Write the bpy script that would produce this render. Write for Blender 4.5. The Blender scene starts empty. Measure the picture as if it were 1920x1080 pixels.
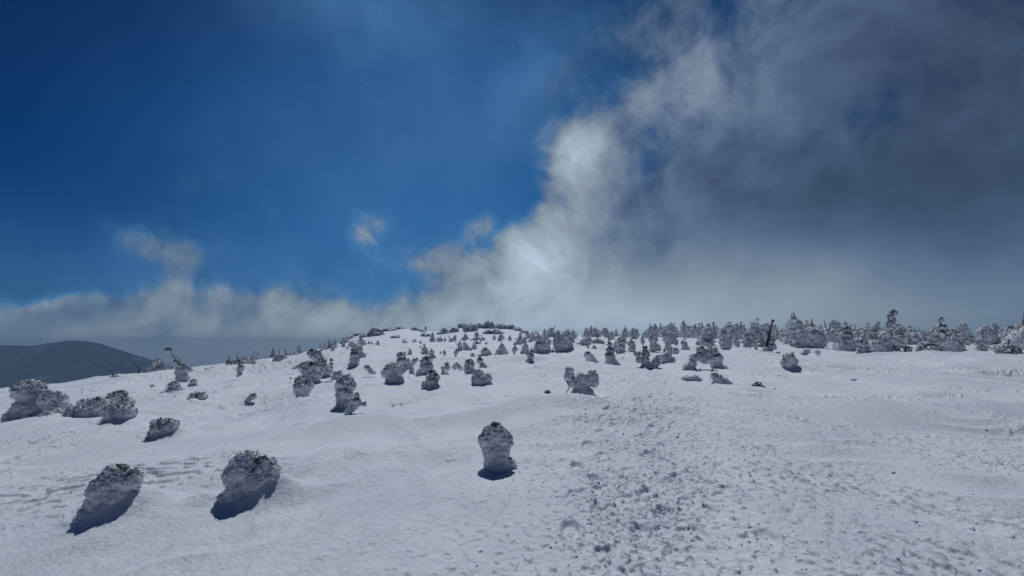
import bpy, math, random
import numpy as np
from mathutils import Vector, Matrix
random.seed(7); RNG = np.random.default_rng(7)
sc = bpy.context.scene
COL = sc.collection
PI = math.pi
rad = math.radians

# ------------------------------------------------------------------ camera
F = 960.0            # focal length in photo pixels (1920 wide) -> 90 deg across
HORY = 645.0
PITCH = math.atan((HORY - 540.0) / F)
EYE = 1.6
cam_d = bpy.data.cameras.new('camera')
cam_d.sensor_width = 36.0
cam_d.lens = 36.0 * F / 1920.0
cam_d.clip_start = 0.05
cam_d.clip_end = 60000
cam = bpy.data.objects.new('camera', cam_d)
cam.location = (0, 0, EYE)
cam.rotation_euler = (PI / 2 + PITCH, 0, 0)
COL.objects.link(cam)
sc.camera = cam

# ------------------------------------------------------------------ sun, exposure
SUN_EL, SUN_AZ = rad(59), math.atan(-0.07)      # azimuth measured from +Y towards +X
sdir = Vector((math.cos(SUN_EL) * math.sin(SUN_AZ), math.cos(SUN_EL) * math.cos(SUN_AZ), math.sin(SUN_EL)))
sl = bpy.data.lights.new('sun', 'SUN')
sl.energy = 2.22
sl.angle = rad(0.6)
sl.color = (0.93, 0.97, 1.0)
so = bpy.data.objects.new('sun', sl)
so.rotation_euler = sdir.to_track_quat('Z', 'Y').to_euler()
COL.objects.link(so)
sc.view_settings.view_transform = 'Standard'
sc.view_settings.look = 'None'
sc.view_settings.exposure = 0.0
sc.view_settings.gamma = 1.0
sc.view_settings.use_curve_mapping = False
sc.render.engine = 'CYCLES'

# ------------------------------------------------------------------ node helpers
class NT:
    def __init__(s, tree): s.t = tree; s.n = tree.nodes; s.l = tree.links
    def add(s, typ, **kw):
        n = s.n.new(typ)
        for k, v in kw.items(): setattr(n, k, v)
        return n
    def put(s, sock, v):
        if isinstance(v, bpy.types.NodeSocket): s.l.new(v, sock)
        else: sock.default_value = v
    def m(s, op, a, b=None, c=None, clamp=False):
        n = s.add('ShaderNodeMath', operation=op); n.use_clamp = clamp
        s.put(n.inputs[0], a)
        if b is not None: s.put(n.inputs[1], b)
        if c is not None: s.put(n.inputs[2], c)
        return n.outputs[0]
    def v(s, op, a, b=None):
        n = s.add('ShaderNodeVectorMath', operation=op)
        s.put(n.inputs[0], a)
        if b is not None: s.put(n.inputs[1], b)
        return n.outputs['Value'] if op in ('DOT_PRODUCT', 'LENGTH') else n.outputs[0]
    def noise(s, vec, scale, detail=4, rough=0.5, dist=0.0, lac=2.0):
        n = s.add('ShaderNodeTexNoise')
        s.put(n.inputs['Vector'], vec)
        n.inputs['Scale'].default_value = scale; n.inputs['Detail'].default_value = detail
        n.inputs['Roughness'].default_value = rough; n.inputs['Distortion'].default_value = dist
        n.inputs['Lacunarity'].default_value = lac
        return n
    def mixc(s, f, a, b, bt='MIX'):
        n = s.add('ShaderNodeMix', data_type='RGBA', blend_type=bt)
        s.put(n.inputs[0], f); s.put(n.inputs[6], a); s.put(n.inputs[7], b)
        return n.outputs[2]
    def sstep(s, x, lo, hi):
        n = s.add('ShaderNodeMapRange', interpolation_type='SMOOTHSTEP')
        s.put(n.inputs[0], x); n.inputs[1].default_value = lo; n.inputs[2].default_value = hi
        return n.outputs[0]

def px_dir(px, py):
    """world direction of a photo pixel"""
    cx, cy = (px - 960.0) / F, (540.0 - py) / F
    cp, sp = math.cos(PITCH), math.sin(PITCH)
    d = np.array([cx, cp - cy * sp, sp + cy * cp])
    return d / np.linalg.norm(d)

def px_azel(px, py):
    d = px_dir(px, py)
    return math.atan2(d[0], d[1]), math.asin(d[2])

# ------------------------------------------------------------------ world: sky and far clouds by direction
world = bpy.data.worlds.new('World'); sc.world = world
world.use_nodes = True
W = NT(world.node_tree); W.n.clear()
STR = 0.1
tc = W.add('ShaderNodeTexCoord')
sky = W.add('ShaderNodeTexSky', sky_type='NISHITA')
sky.sun_disc = False
sky.sun_elevation = SUN_EL; sky.sun_rotation = SUN_AZ
sky.altitude = 2000; sky.air_density = 1.0; sky.dust_density = 0.3; sky.ozone_density = 3.0
sep = W.add('ShaderNodeSeparateXYZ'); W.l.new(tc.outputs['Generated'], sep.inputs[0])
az = W.m('ARCTAN2', sep.outputs[0], sep.outputs[1])
el = W.m('ARCSINE', sep.outputs[2])
comb = W.add('ShaderNodeCombineXYZ'); W.l.new(az, comb.inputs[0]); W.l.new(el, comb.inputs[1])
ae = comb.outputs[0]
# billow coordinates: warp the angles with two octaves of noise
wn = W.noise(tc.outputs['Generated'], 3.2, 5, 0.55)
warp = W.v('SCALE', W.v('SUBTRACT', wn.outputs['Color'], (0.5, 0.5, 0.5)), None)
warp.node.inputs['Scale'].default_value = 0.17
aew = W.v('ADD', ae, warp)
def blob(px, py, rx, ry, rot=0.0, w=1.0, vec=None):
    a, e = px_azel(px, py)
    mp = W.add('ShaderNodeMapping', vector_type='TEXTURE')
    W.l.new(vec or aew, mp.inputs[0])
    mp.inputs['Location'].default_value = (a, e, 0)
    mp.inputs['Rotation'].default_value = (0, 0, rad(rot))
    mp.inputs['Scale'].default_value = (rx / F, ry / F, 1e3)
    d = W.v('DOT_PRODUCT', mp.outputs[0], mp.outputs[0])
    return W.m('MULTIPLY', W.m('EXPONENT', W.m('MULTIPLY', d, -1.0)), w)
def total(items):
    acc = None
    for it in items:
        b = blob(*it) if isinstance(it, tuple) else it
        acc = b if acc is None else W.m('ADD', acc, b)
    return acc
# how thick the cloud is
dens_list = [
    (1850, 60, 420, 260, 0, 0.62), (1450, 90, 290, 150, 20, 0.44), (1360, 330, 200, 190, 40, 0.50),
    (1750, 400, 460, 150, 0, 0.62), (1400, 520, 420, 110, 0, 0.80), (1115, 300, 48, 70, -5, 0.75),
    (1085, 400, 80, 80, 25, 0.70), (1010, 500, 120, 50, 20, 0.66), (1010, 400, 50, 60, 30, 0.42), (940, 465, 70, 34, 35, 0.42), (870, 530, 90, 36, 20, 0.30), (1190, 110, 210, 80, 40, 0.30), (1030, 190, 120, 40, 40, 0.26),
    (40, 580, 100, 34, 0, 0.62), (150, 590, 70, 34, 10, 0.55), (270, 610, 80, 30, 0, 0.4), (390, 595, 90, 36, 0, 0.55), (520, 605, 90, 36, 0, 0.5), (640, 605, 90, 40, 0, 0.5),
    (290, 470, 90, 30, -25, 0.52), (345, 500, 40, 60, 0, 0.42), (345, 410, 40, 22, 30, 0.3),
    (740, 590, 240, 45, 0, 0.42), (710, 425, 40, 36, 40, 0.44), (520, 440, 36, 50, 0, 0.36), (600, 520, 60, 50, 0, 0.3), (885, 418, 36, 22, 20, 0.55),
    (840, 490, 60, 40, -30, 0.46), (395, 355, 34, 26, -20, 0.36),
    (1230, 620, 400, 60, 0, 0.8), (1850, 560, 560, 120, 0, 0.9), 
    (1600, 190, 60, 40, 0, -0.45), (1150, 185, 90, 34, 35, -0.35), (1490, 300, 70, 40, 0, -0.35), (960, 350, 50, 90, 20, -0.35),
]
veil_list = [(800, 130, 330, 230, -20, 0.30), (660, 0, 240, 60, 0, 0.35), (760, 420, 330, 170, -20, 0.30), (380, 540, 420, 80, 0, 0.45), (1010, 160, 130, 90, 40, 0.45)]
D = total(dens_list)
fog = W.sstep(el, 0.045, -0.03)                         # everything near and under the horizon is in cloud
D = W.m('ADD', D, fog)
wv = W.v('ADD', tc.outputs['Generated'], None)
w0 = W.noise(tc.outputs['Generated'], 4.0, 3, 0.5)
wsc = W.v('SCALE', W.v('SUBTRACT', w0.outputs['Color'], (0.5, 0.5, 0.5)), None); wsc.node.inputs['Scale'].default_value = 0.16
W.l.new(wsc, wv.node.inputs[1])
fb = W.noise(wv, 6.5, 11, 0.62, 0.0)
fb2 = W.noise(tc.outputs['Generated'], 2.6, 4, 0.5, 0.3)
fb3 = W.noise(wv, 13.0, 8, 0.55, 0.0)
tex = W.m('MULTIPLY', W.m('SUBTRACT', fb.outputs[0], 0.5), 1.9)
tex = W.m('ADD', tex, W.m('MULTIPLY', W.m('SUBTRACT', fb2.outputs[0], 0.5), 0.5))
tex = W.m('MULTIPLY', tex, W.m('ADD', W.m('MULTIPLY', W.sstep(D, 0.1, 0.4), 0.35), 0.65))
dens = W.sstep(W.m('ADD', D, tex), 0.08, 0.92)
# how bright the cloud is
lum_list = [
    (1105, 275, 44, 34, 60, 0.17), (1075, 350, 70, 80, 25, 0.17), (1030, 430, 70, 60, 0, 0.10), (960, 440, 60, 40, 30, 0.07), (1280, 180, 180, 80, 40, 0.10),
    (985, 495, 90, 46, 0, 0.20), (1120, 540, 330, 95, 0, 0.15), (1600, 380, 260, 120, 0, -0.04), (1800, 80, 260, 130, 0, -0.045),
    (60, 542, 60, 12, 0, 0.13), (150, 550, 60, 12, 0, 0.10), (385, 562, 44, 10, 0, 0.10), 
    (290, 455, 90, 40, 0, 0.12), (710, 430, 80, 60, 0, 0.12), (885, 418, 60, 40, 0, 0.12), (560, 470, 90, 70, 0, 0.06), (330, 660, 600, 80, 0, 0.16), (1400, 190, 260, 170, 0, 0.05), (1500, 570, 440, 90, 0, 0.095), 
    (1050, 600, 560, 75, 0, 0.10), (1120, 640, 440, 80, 0, 0.17), 
]
L = W.m('ADD', total(lum_list), 0.105)
shade = W.m('ADD', W.m('MULTIPLY', W.m('SUBTRACT', fb.outputs[0], 0.5), 1.9), W.m('MULTIPLY', W.m('SUBTRACT', fb3.outputs[0], 0.5), 1.5))
smooth_air = W.m('MINIMUM', total([(1450, 560, 520, 120, 0, 1.0), (1850, 560, 300, 160, 0, 0.7), (1650, 130, 420, 220, 0, 0.60), (600, 640, 500, 50, 0, 0.6)]), 0.92)
shade = W.m('MULTIPLY', shade, W.m('SUBTRACT', 1.0, smooth_air))
shade = W.m('MULTIPLY', shade, W.sstep(el, -0.05, 0.05))
L = W.m('MULTIPLY', L, W.m('MAXIMUM', W.m('ADD', shade, 1.0), 0.3))
tintn = W.noise(tc.outputs['Generated'], 1.7, 2, 0.5)
lo_c = W.mixc(W.sstep(tintn.outputs[0], 0.35, 0.65), (0.48, 1.0, 1.80, 1), (0.58, 0.97, 1.82, 1))
ccol = W.mixc(W.sstep(L, 0.04, 0.34), lo_c, (0.79, 1.0, 1.20, 1))
ccol = W.mixc(W.sstep(dens, 0.10, 0.80), (0.30, 0.98, 1.95, 1), ccol)
cl = W.v('SCALE', ccol); W.l.new(W.m('MULTIPLY', L, 1.0 / STR), cl.node.inputs['Scale'])
open_sky = W.m('MINIMUM', blob(820, 350, 520, 330, 0, 1.0, ae), 1.0)
tcol = W.mixc(open_sky, (0.0, 0.07, 0.19, 1), (0.040, 0.27, 0.46, 1))
tint = W.mixc(1.0, sky.outputs[0], tcol, 'MULTIPLY')
veil = W.m('MULTIPLY', total(veil_list), W.m('ADD', W.m('MULTIPLY', fb.outputs[0], 1.6), 0.2), None, True)
tint = W.mixc(veil, tint, (0.075 / STR, 0.20 / STR, 0.42 / STR, 1))
final = W.mixc(dens, tint, cl)
bg = W.add('ShaderNodeBackground'); W.l.new(final, bg.inputs[0]); bg.inputs[1].default_value = STR
out = W.add('ShaderNodeOutputWorld'); W.l.new(bg.outputs[0], out.inputs[0])

# ------------------------------------------------------------------ numpy noise
_P = RNG.permutation(4096).astype(np.int64)
def _h(*c):
    r = np.zeros_like(c[0])
    for k in c: r = _P[(r + k) & 4095]
    return r
def perlin(*p):
    n = len(p)
    i = [np.floor(a).astype(np.int64) for a in p]
    f = [a - b for a, b in zip(p, i)]
    w = [a * a * a * (a * (a * 6 - 15) + 10) for a in f]
    out = 0
    for c in range(2 ** n):
        o = [(c >> k) & 1 for k in range(n)]
        h = _h(*[i[k] + o[k] for k in range(n)])
        if n == 2:
            an = h * (2 * PI / 4096)
            g = np.cos(an) * (f[0] - o[0]) + np.sin(an) * (f[1] - o[1])
        else:
            a1 = h * (2 * PI / 4096); z = ((h * 7919) & 4095) / 2048.0 - 1.0
            r = np.sqrt(np.maximum(0, 1 - z * z))
            g = r * np.cos(a1) * (f[0] - o[0]) + r * np.sin(a1) * (f[1] - o[1]) + z * (f[2] - o[2])
        wt = 1
        for k in range(n): wt = wt * (w[k] if o[k] else 1 - w[k])
        out = out + g * wt
    return out * 1.5
def fbm(p, octv=4, gain=0.5):
    s, a = 0, 1.0
    q = [x.copy() for x in p]
    for _ in range(octv):
        s = s + a * perlin(*q); a *= gain
        q = [x * 2.03 + 17.3 for x in q]
    return s
def worley(*p):
    n = len(p)
    i = [np.floor(a).astype(np.int64) for a in p]
    best = np.full(p[0].shape, 9.0)
    for c in range(3 ** n):
        o = [(c // 3 ** k) % 3 - 1 for k in range(n)]
        cell = [i[k] + o[k] for k in range(n)]
        h = _h(*cell)
        d = 0
        for k in range(n):
            j = _P[(h + 131 * (k + 1)) & 4095] / 4096.0
            d = d + (cell[k] + j - p[k]) ** 2
        best = np.minimum(best, d)
    return np.sqrt(best)

# ------------------------------------------------------------------ terrain shape
def sl_of(py):      # slope Zr/Y of a photo row at the picture centre plane
    t = (540.0 - py) / F
    cp, sp = math.cos(PITCH), math.sin(PITCH)
    return (sp + t * cp) / (cp - t * sp)
def th(px): return math.atan((px - 960.0) / F)
_bx = [-900, 0, 200, 400, 520, 600, 640, 700, 800, 900, 1000, 1300, 1450, 1600, 1800, 1920, 2900]
_by = [742, 737, 712, 689, 670, 655, 646, 640, 635, 632, 629, 629, 631, 636, 642, 645, 650]
_bT = np.array([-PI] + [th(x) for x in _bx] + [PI])
_bS = np.array([-0.03] + [sl_of(y) for y in _by] + [-0.03])
_yx = [0, 200, 400, 560, 640, 800, 1450, 1920]
_yT = np.array([-PI] + [th(x) for x in _yx] + [PI])
_yS = np.array([70, 40, 46, 62, 90, 120, 170, 150, 115, 70], float)
_hx = [600, 640, 665, 700, 760, 800, 830, 860, 880, 910, 960, 1000, 1040]
_hy = [655, 640, 629, 621, 615.5, 620, 620, 613.5, 610.5, 609.5, 613, 621, 629]
_hT = np.array([th(x) for x in _hx])
_hB = np.interp(_hT, _bT, _bS)
_hD = np.maximum(0, np.array([sl_of(y) for y in _hy]) - _hB)
TT = np.linspace(-PI, PI, 4001)
def smooth_tab(vals, sig):
    k = np.exp(-0.5 * (np.arange(-60, 61) / sig) ** 2); k /= k.sum()
    return np.convolve(np.pad(vals, 60, mode='edge'), k, 'valid')
TAB_S = smooth_tab(np.interp(TT, _bT, _bS), 14)
TAB_Y = smooth_tab(np.interp(TT, _yT, _yS), 20)
TAB_D = smooth_tab(np.interp(TT, _hT, _hD, 0, 0), 5)
MOUNDS = []          # x, y, radius across, radius along, height
VALLEY = -420.0
def hbase(X, Y):
    X = np.asarray(X, float); Y = np.asarray(Y, float)
    R = np.hypot(X, Y) + 1e-6
    T = np.arctan2(X, Y)
    D_ = R * np.maximum(np.cos(T), 0.45)
    S = np.interp(T, TT, TAB_S); Ys = np.interp(T, TT, TAB_Y)
    a = S + 2 * EYE / Ys; b = -EYE / Ys ** 2
    Dc = np.minimum(D_, Ys * 8)
    h = a * Dc + b * Dc ** 2
    slope_end = np.minimum(a + 2 * b * Ys * 8, -0.12)
    h = h + np.maximum(D_ - Ys * 8, 0) * slope_end
    dl = np.interp(T, TT, TAB_D)
    g = np.exp(-((D_ - 185) / np.where(D_ < 185, 42.0, 60.0)) ** 2)
    h = h + dl * 185 * g
    # broad drifts
    amp = np.clip(R / 6, 0, 1)
    h = h + amp * (0.10 * perlin(X / 6.3, Y / 9.1) + 0.05 * perlin(X / 2.4 + 9, Y / 3.9)) * np.clip(60 / R, 0.2, 1)
    h = h + 0.9 * perlin(X / 40, Y / 40) * np.clip((R - 60) / 80, 0, 1) * np.clip(300 / R, 0, 1) * 0.35
    k = 60.0
    h = np.where(h > VALLEY + 300, h, k * np.logaddexp(h / k, VALLEY / k))
    return h
def hground(X, Y):
    h = hbase(X, Y)
    for (mx, my, sx, sy, mh) in MOUNDS:
        q = ((X - mx) / sx) ** 2 + ((Y - my) / sy) ** 2
        h = h + mh * np.exp(-q) * (q < 12)
    return h
_S = np.concatenate([np.geomspace(2.0, 30, 1500), np.geomspace(30.05, 400, 2500)])
def cast(px, py):
    """ground point under a photo pixel (nearest hit, else the skyline point)"""
    d = px_dir(px, py)
    t = _S / d[1]
    X, Y, Z = d[0] * t, d[1] * t, EYE + d[2] * t
    g = Z - hbase(X, Y)
    hit = np.where(g <= 0)[0]
    i = hit[0] if len(hit) else int(np.argmin(g / t))
    return float(X[i]), float(Y[i]), float(hbase(X[i], Y[i]))
def mpp(x, y, z):    # metres per photo pixel at a point
    return (y * math.cos(PITCH) + (z - EYE) * math.sin(PITCH)) / F

# ------------------------------------------------------------------ materials
def new_mat(name):
    m = bpy.data.materials.new(name); m.use_nodes = True
    N = NT(m.node_tree); p = m.node_tree.nodes['Principled BSDF']
    return m, N, p
def bumps(N, p, vec, specs):
    prev = None
    for sc_, det, rgh, dist, strg in specs:
        n = N.noise(vec, sc_, det, rgh)
        b = N.add('ShaderNodeBump'); b.inputs['Distance'].default_value = dist; b.inputs['Strength'].default_value = strg
        N.l.new(n.outputs[0], b.inputs['Height'])
        if prev: N.l.new(prev, b.inputs['Normal'])
        prev = b.outputs[0]
    N.l.new(prev, p.inputs['Normal'])

def mat_snow():
    m, N, p = new_mat('snow_ground')
    tc = N.add('ShaderNodeTexCoord'); g = N.add('ShaderNodeNewGeometry')
    sp_ = N.add('ShaderNodeSeparateXYZ'); N.l.new(g.outputs['Position'], sp_.inputs[0])
    n1 = N.noise(tc.outputs['Object'], 0.9, 5, 0.6)
    col = N.mixc(N.sstep(n1.outputs[0], 0.35, 0.7), (0.655, 0.70, 0.765, 1), (0.76, 0.79, 0.84, 1))
    # wooded valley far below
    n2 = N.noise(tc.outputs['Object'], 0.02, 8, 0.7)
    wood = N.mixc(N.sstep(n2.outputs[0], 0.45, 0.62), (0.05, 0.07, 0.08, 1), (0.30, 0.33, 0.36, 1))
    col = N.mixc(N.sstep(sp_.outputs[2], -45, -14), wood, col)
    N.l.new(col, p.inputs['Base Color'])
    p.inputs['Roughness'].default_value = 0.55
    p.inputs['Specular IOR Level'].default_value = 0.35
    mp = N.add('ShaderNodeMapping'); N.l.new(tc.outputs['Object'], mp.inputs[0]); mp.inputs['Scale'].default_value = (2.2, 0.8, 1)
    prev = None
    for vec, s_, det, rg, dist, st in ((mp.outputs[0], 3.0, 6, 0.65, 0.05, 0.55), (tc.outputs['Object'], 14.0, 5, 0.7, 0.022, 0.5), (tc.outputs['Object'], 45.0, 4, 0.75, 0.012, 0.8), (tc.outputs['Object'], 160.0, 2, 0.6, 0.0035, 0.7)):
        n = N.noise(vec, s_, det, rg); b = N.add('ShaderNodeBump')
        b.inputs['Distance'].default_value = dist; b.inputs['Strength'].default_value = st
        N.l.new(n.outputs[0], b.inputs['Height'])
        if prev: N.l.new(prev, b.inputs['Normal'])
        prev = b.outputs[0]
    N.l.new(prev, p.inputs['Normal'])
    return m
def mat_rime(name, dark=0.5, scale=9.0, green=0.0):
    """rime ice with needles showing through in patches"""
    m, N, p = new_mat(name)
    tc = N.add('ShaderNodeTexCoord')
    mp = N.add('ShaderNodeMapping'); N.l.new(tc.outputs['Object'], mp.inputs[0]); mp.inputs['Scale'].default_value = (0.8, 0.8, 1.7)
    n1 = N.noise(mp.outputs[0], scale, 6, 0.7, 0.6)
    n2 = N.noise(mp.outputs[0], scale * 0.28, 3, 0.55)
    f = N.m('ADD', n1.outputs[0], N.m('MULTIPLY', N.m('SUBTRACT', n2.outputs[0], 0.5), 0.9))
    thr = 0.80 - 0.24 * dark
    gm = N.add('ShaderNodeNewGeometry'); sz_ = N.add('ShaderNodeSeparateXYZ'); N.l.new(gm.outputs['Normal'], sz_.inputs[0])
    thr += 0.10; f = N.m('ADD', f, N.m('MULTIPLY', N.sstep(sz_.outputs[2], -0.2, 0.8), 0.22))   # needles are bared on the upper sides
    msk = N.sstep(f, thr, thr + 0.05)
    n3 = N.noise(mp.outputs[0], scale * 0.7, 4, 0.6)
    ice = N.mixc(N.sstep(n3.outputs[0], 0.40, 0.60), (0.56, 0.61, 0.66, 1), (0.93, 0.95, 0.97, 1))
    if green: ice = N.mixc(N.m('MULTIPLY', N.sstep(n2.outputs[0], 0.42, 0.6), green), ice, (0.40, 0.50, 0.46, 1))
    col = N.mixc(msk, ice, (0.045, 0.055, 0.06, 1))
    N.l.new(col, p.inputs['Base Color'])
    p.inputs['Roughness'].default_value = 0.7
    p.inputs['Specular IOR Level'].default_value = 0.25
    bumps(N, p, mp.outputs[0], [(scale * 0.8, 5, 0.60, 0.22 / scale, 0.7), (scale * 4, 3, 0.6, 0.05 / scale, 0.6)])
    return m
def mat_plain(name, c1, c2, scale=20, rough=0.8, bd=0.01):
    m, N, p = new_mat(name)
    tc = N.add('ShaderNodeTexCoord')
    n = N.noise(tc.outputs['Object'], scale, 6, 0.65)
    N.l.new(N.mixc(N.sstep(n.outputs[0], 0.35, 0.65), (*c1, 1), (*c2, 1)), p.inputs['Base Color'])
    p.inputs['Roughness'].default_value = rough
    bumps(N, p, tc.outputs['Object'], [(scale * 1.5, 5, 0.65, bd, 0.8)])
    return m
def mat_rock():
    m, N, p = new_mat('frosted_rock')
    tc = N.add('ShaderNodeTexCoord'); g = N.add('ShaderNodeNewGeometry')
    s_ = N.add('ShaderNodeSeparateXYZ'); N.l.new(g.outputs['Normal'], s_.inputs[0])
    n = N.noise(tc.outputs['Object'], 1.6, 7, 0.7)
    f = N.m('ADD', s_.outputs[2], N.m('MULTIPLY', N.m('SUBTRACT', n.outputs[0], 0.5), 2.0))
    rk = N.mixc(N.sstep(n.outputs[0], 0.4, 0.6), (0.14, 0.16, 0.18, 1), (0.48, 0.52, 0.56, 1))
    N.l.new(N.mixc(N.sstep(f, 0.10, 0.45), rk, (0.70, 0.75, 0.83, 1)), p.inputs['Base Color'])
    p.inputs['Roughness'].default_value = 0.85
    bumps(N, p, tc.outputs['Object'], [(2.5, 7, 0.7, 0.3, 0.9)])
    return m
M_SNOW = mat_snow()
M_RIME = mat_rime('rime_crown', 0.55, 9)
M_RIMEC = mat_rime('rime_clean', 0.25, 7)
M_RIMEG = mat_rime('rime_greenish', 0.45, 8, 0.6)
M_RIMES = mat_rime('rime_small_tree', 0.38, 7)
M_NEEDLE = mat_plain('dark_needles', (0.018, 0.024, 0.02), (0.06, 0.06, 0.05), 40)
M_BARK = mat_plain('dark_bark', (0.02, 0.02, 0.022), (0.09, 0.08, 0.075), 25)
M_BROWN = mat_plain('brown_twigs', (0.05, 0.03, 0.025), (0.14, 0.09, 0.07), 30)
M_ROCK = mat_rock()
M_CLOD = mat_plain('snow_clod', (0.62, 0.68, 0.78), (0.78, 0.82, 0.88), 30, 0.6, 0.006)

# ------------------------------------------------------------------ mesh helpers
def mk_mesh(name, V, Fc, mat=None, smooth=True):
    me = bpy.data.meshes.new(name)
    V = np.asarray(V, np.float32); Fc = np.asarray(Fc, np.int32)
    me.vertices.add(len(V)); me.vertices.foreach_set('co', V.ravel())
    k = Fc.shape[1]
    me.loops.add(Fc.size); me.loops.foreach_set('vertex_index', Fc.ravel())
    me.polygons.add(len(Fc)); me.polygons.foreach_set('loop_start', np.arange(0, Fc.size, k, dtype=np.int32))
    me.polygons.foreach_set('loop_total', np.full(len(Fc), k, np.int32))
    me.polygons.foreach_set('use_smooth', np.full(len(Fc), smooth))
    me.update(calc_edges=True); me.validate()
    if mat: me.materials.append(mat)
    return me
def link(name, me, parent=None, loc=None):
    o = bpy.data.objects.new(name, me); COL.objects.link(o)
    if parent: o.parent = parent
    if loc: o.location = loc
    return o
def tag(o, label=None, cat=None, group=None, kind=None):
    if label: o['label'] = label
    if cat: o['category'] = cat
    if group: o['group'] = group
    if kind: o['kind'] = kind
    return o
def thing(name, label, cat, loc, group=None, rz=0.0):
    o = bpy.data.objects.new(name, None); COL.objects.link(o)
    o.location = loc; o.rotation_euler = (0, 0, rz); o.empty_display_size = 0.2
    return tag(o, label, cat, group)
def ico(sub):
    import bmesh
    bm = bmesh.new(); bmesh.ops.create_icosphere(bm, subdivisions=sub, radius=1.0)
    V = np.array([v.co[:] for v in bm.verts]); Fc = np.array([[v.index for v in f.verts] for f in bm.faces])
    bm.free(); return V, Fc
ICO2, ICO1 = ico(2), ico(1)
def fuse(balls, voxel):
    """melt ellipsoids (x,y,z,rx,ry,rz) into one closed skin; returns verts, faces(quads/tris as object mesh)"""
    Vs, Fs, o = [], [], 0
    for (x, y, z, rx, ry, rz) in balls:
        v = ICO2[0] * (rx, ry, rz) + (x, y, z)
        Vs.append(v); Fs.append(ICO2[1] + o); o += len(v)
    me = mk_mesh('tmp', np.vstack(Vs), np.vstack(Fs))
    ob = bpy.data.objects.new('tmp', me); COL.objects.link(ob)
    md = ob.modifiers.new('r', 'REMESH'); md.mode = 'VOXEL'; md.voxel_size = voxel; md.use_smooth_shade = True
    dg = bpy.context.evaluated_depsgraph_get(); dg.update()
    ev = ob.evaluated_get(dg)
    m2 = bpy.data.meshes.new_from_object(ev)
    bpy.data.objects.remove(ob); bpy.data.meshes.remove(me)
    return m2
def get_vn(me):
    n = len(me.vertices); V = np.empty(n * 3, np.float32); Nn = np.empty(n * 3, np.float32)
    me.vertices.foreach_get('co', V); me.vertices.foreach_get('normal', Nn)
    return V.reshape(-1, 3).astype(float), Nn.reshape(-1, 3).astype(float)
def rough_up(me, size, amp, seed, fine=0.35, strat=1.35):
    """cauliflower lumps of the given size plus finer wind-layered ridges"""
    V, Nn = get_vn(me)
    o = seed * 13.7
    p = [V[:, 0] / size + o, V[:, 1] / size - o, V[:, 2] / size * strat + o * 0.3]
    q = [a + 0.35 * b for a, b in zip(p, (perlin(p[0] * 1.7, p[1] * 1.7, p[2] * 1.7), perlin(p[0] * 1.7 + 5, p[1] * 1.7, p[2] * 1.7), perlin(p[0] * 1.7, p[1] * 1.7 + 5, p[2] * 1.7)))]
    w = 0.55 - worley(*q)
    w2 = 0.55 - worley(q[0] * 2.3, q[1] * 2.3, q[2] * 2.3)
    f = fbm([q[0] * 3.1, q[1] * 3.1, q[2] * 4.5], 3, 0.6)
    d = amp * (w + 0.45 * w2 + fine * f)
    V = V + Nn * d[:, None]
    me.vertices.foreach_set('co', V.astype(np.float32).ravel()); me.update()
    return V
def smooth_on(me):
    me.polygons.foreach_set('use_smooth', np.ones(len(me.polygons), bool))
def slivers(P, Dv, Ln, Wd, seed=0):
    """one little three sided spike per point P along direction Dv"""
    rg = np.random.default_rng(seed); n = len(P)
    Dv = Dv / (np.linalg.norm(Dv, axis=1, keepdims=True) + 1e-9)
    a = np.cross(Dv, rg.normal(size=(n, 3))); a /= (np.linalg.norm(a, axis=1, keepdims=True) + 1e-9)
    b = np.cross(Dv, a)
    Ln = np.broadcast_to(Ln, n)[:, None]; Wd = np.broadcast_to(Wd, n)[:, None]
    base = P - Dv * Ln * 0.25
    mid = P + Dv * Ln * 0.35
    v = np.stack([base, mid + a * Wd, mid - a * Wd * 0.5 + b * Wd * 0.87, mid - a * Wd * 0.5 - b * Wd * 0.87, P + Dv * Ln], 1)
    f = np.array([[0, 2, 1], [0, 3, 2], [0, 1, 3], [4, 1, 2], [4, 2, 3], [4, 3, 1]])
    return v.reshape(-1, 3), (f[None] + (np.arange(n) * 5)[:, None, None]).reshape(-1, 3)
def tube(pts, rads, seg=6):
    pts = np.asarray(pts, float); V = []; n = len(pts)
    for i in range(n):
        t = pts[min(i + 1, n - 1)] - pts[max(i - 1, 0)]; t = t / (np.linalg.norm(t) + 1e-9)
        a = np.cross(t, (0.31, 0.93, 0.17)); a /= np.linalg.norm(a); b = np.cross(t, a)
        for k in range(seg):
            an = 2 * PI * k / seg
            V.append(pts[i] + rads[i] * (a * math.cos(an) + b * math.sin(an)))
    Fc = []
    for i in range(n - 1):
        for k in range(seg):
            k2 = (k + 1) % seg
            a0, b0, c0, d0 = i * seg + k, i * seg + k2, (i + 1) * seg + k2, (i + 1) * seg + k
            Fc += [[a0, b0, c0], [a0, c0, d0]]
    V.append(pts[-1]); e = len(V) - 1
    for k in range(seg): Fc.append([(n - 1) * seg + k, (n - 1) * seg + (k + 1) % seg, e])
    V.append(pts[0]); e = len(V) - 1
    for k in range(seg): Fc.append([(k + 1) % seg, k, e])
    return np.array(V), np.array(Fc)
def join(parts):
    Vs, Fs, o = [], [], 0
    for v, f in parts:
        Vs.append(v); Fs.append(f + o); o += len(v)
    return np.vstack(Vs), np.vstack(Fs)
def tri_of(me):
    me.calc_loop_triangles()
    t = np.empty(len(me.loop_triangles) * 3, np.int32); me.loop_triangles.foreach_get('vertices', t)
    return t.reshape(-1, 3)

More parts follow.
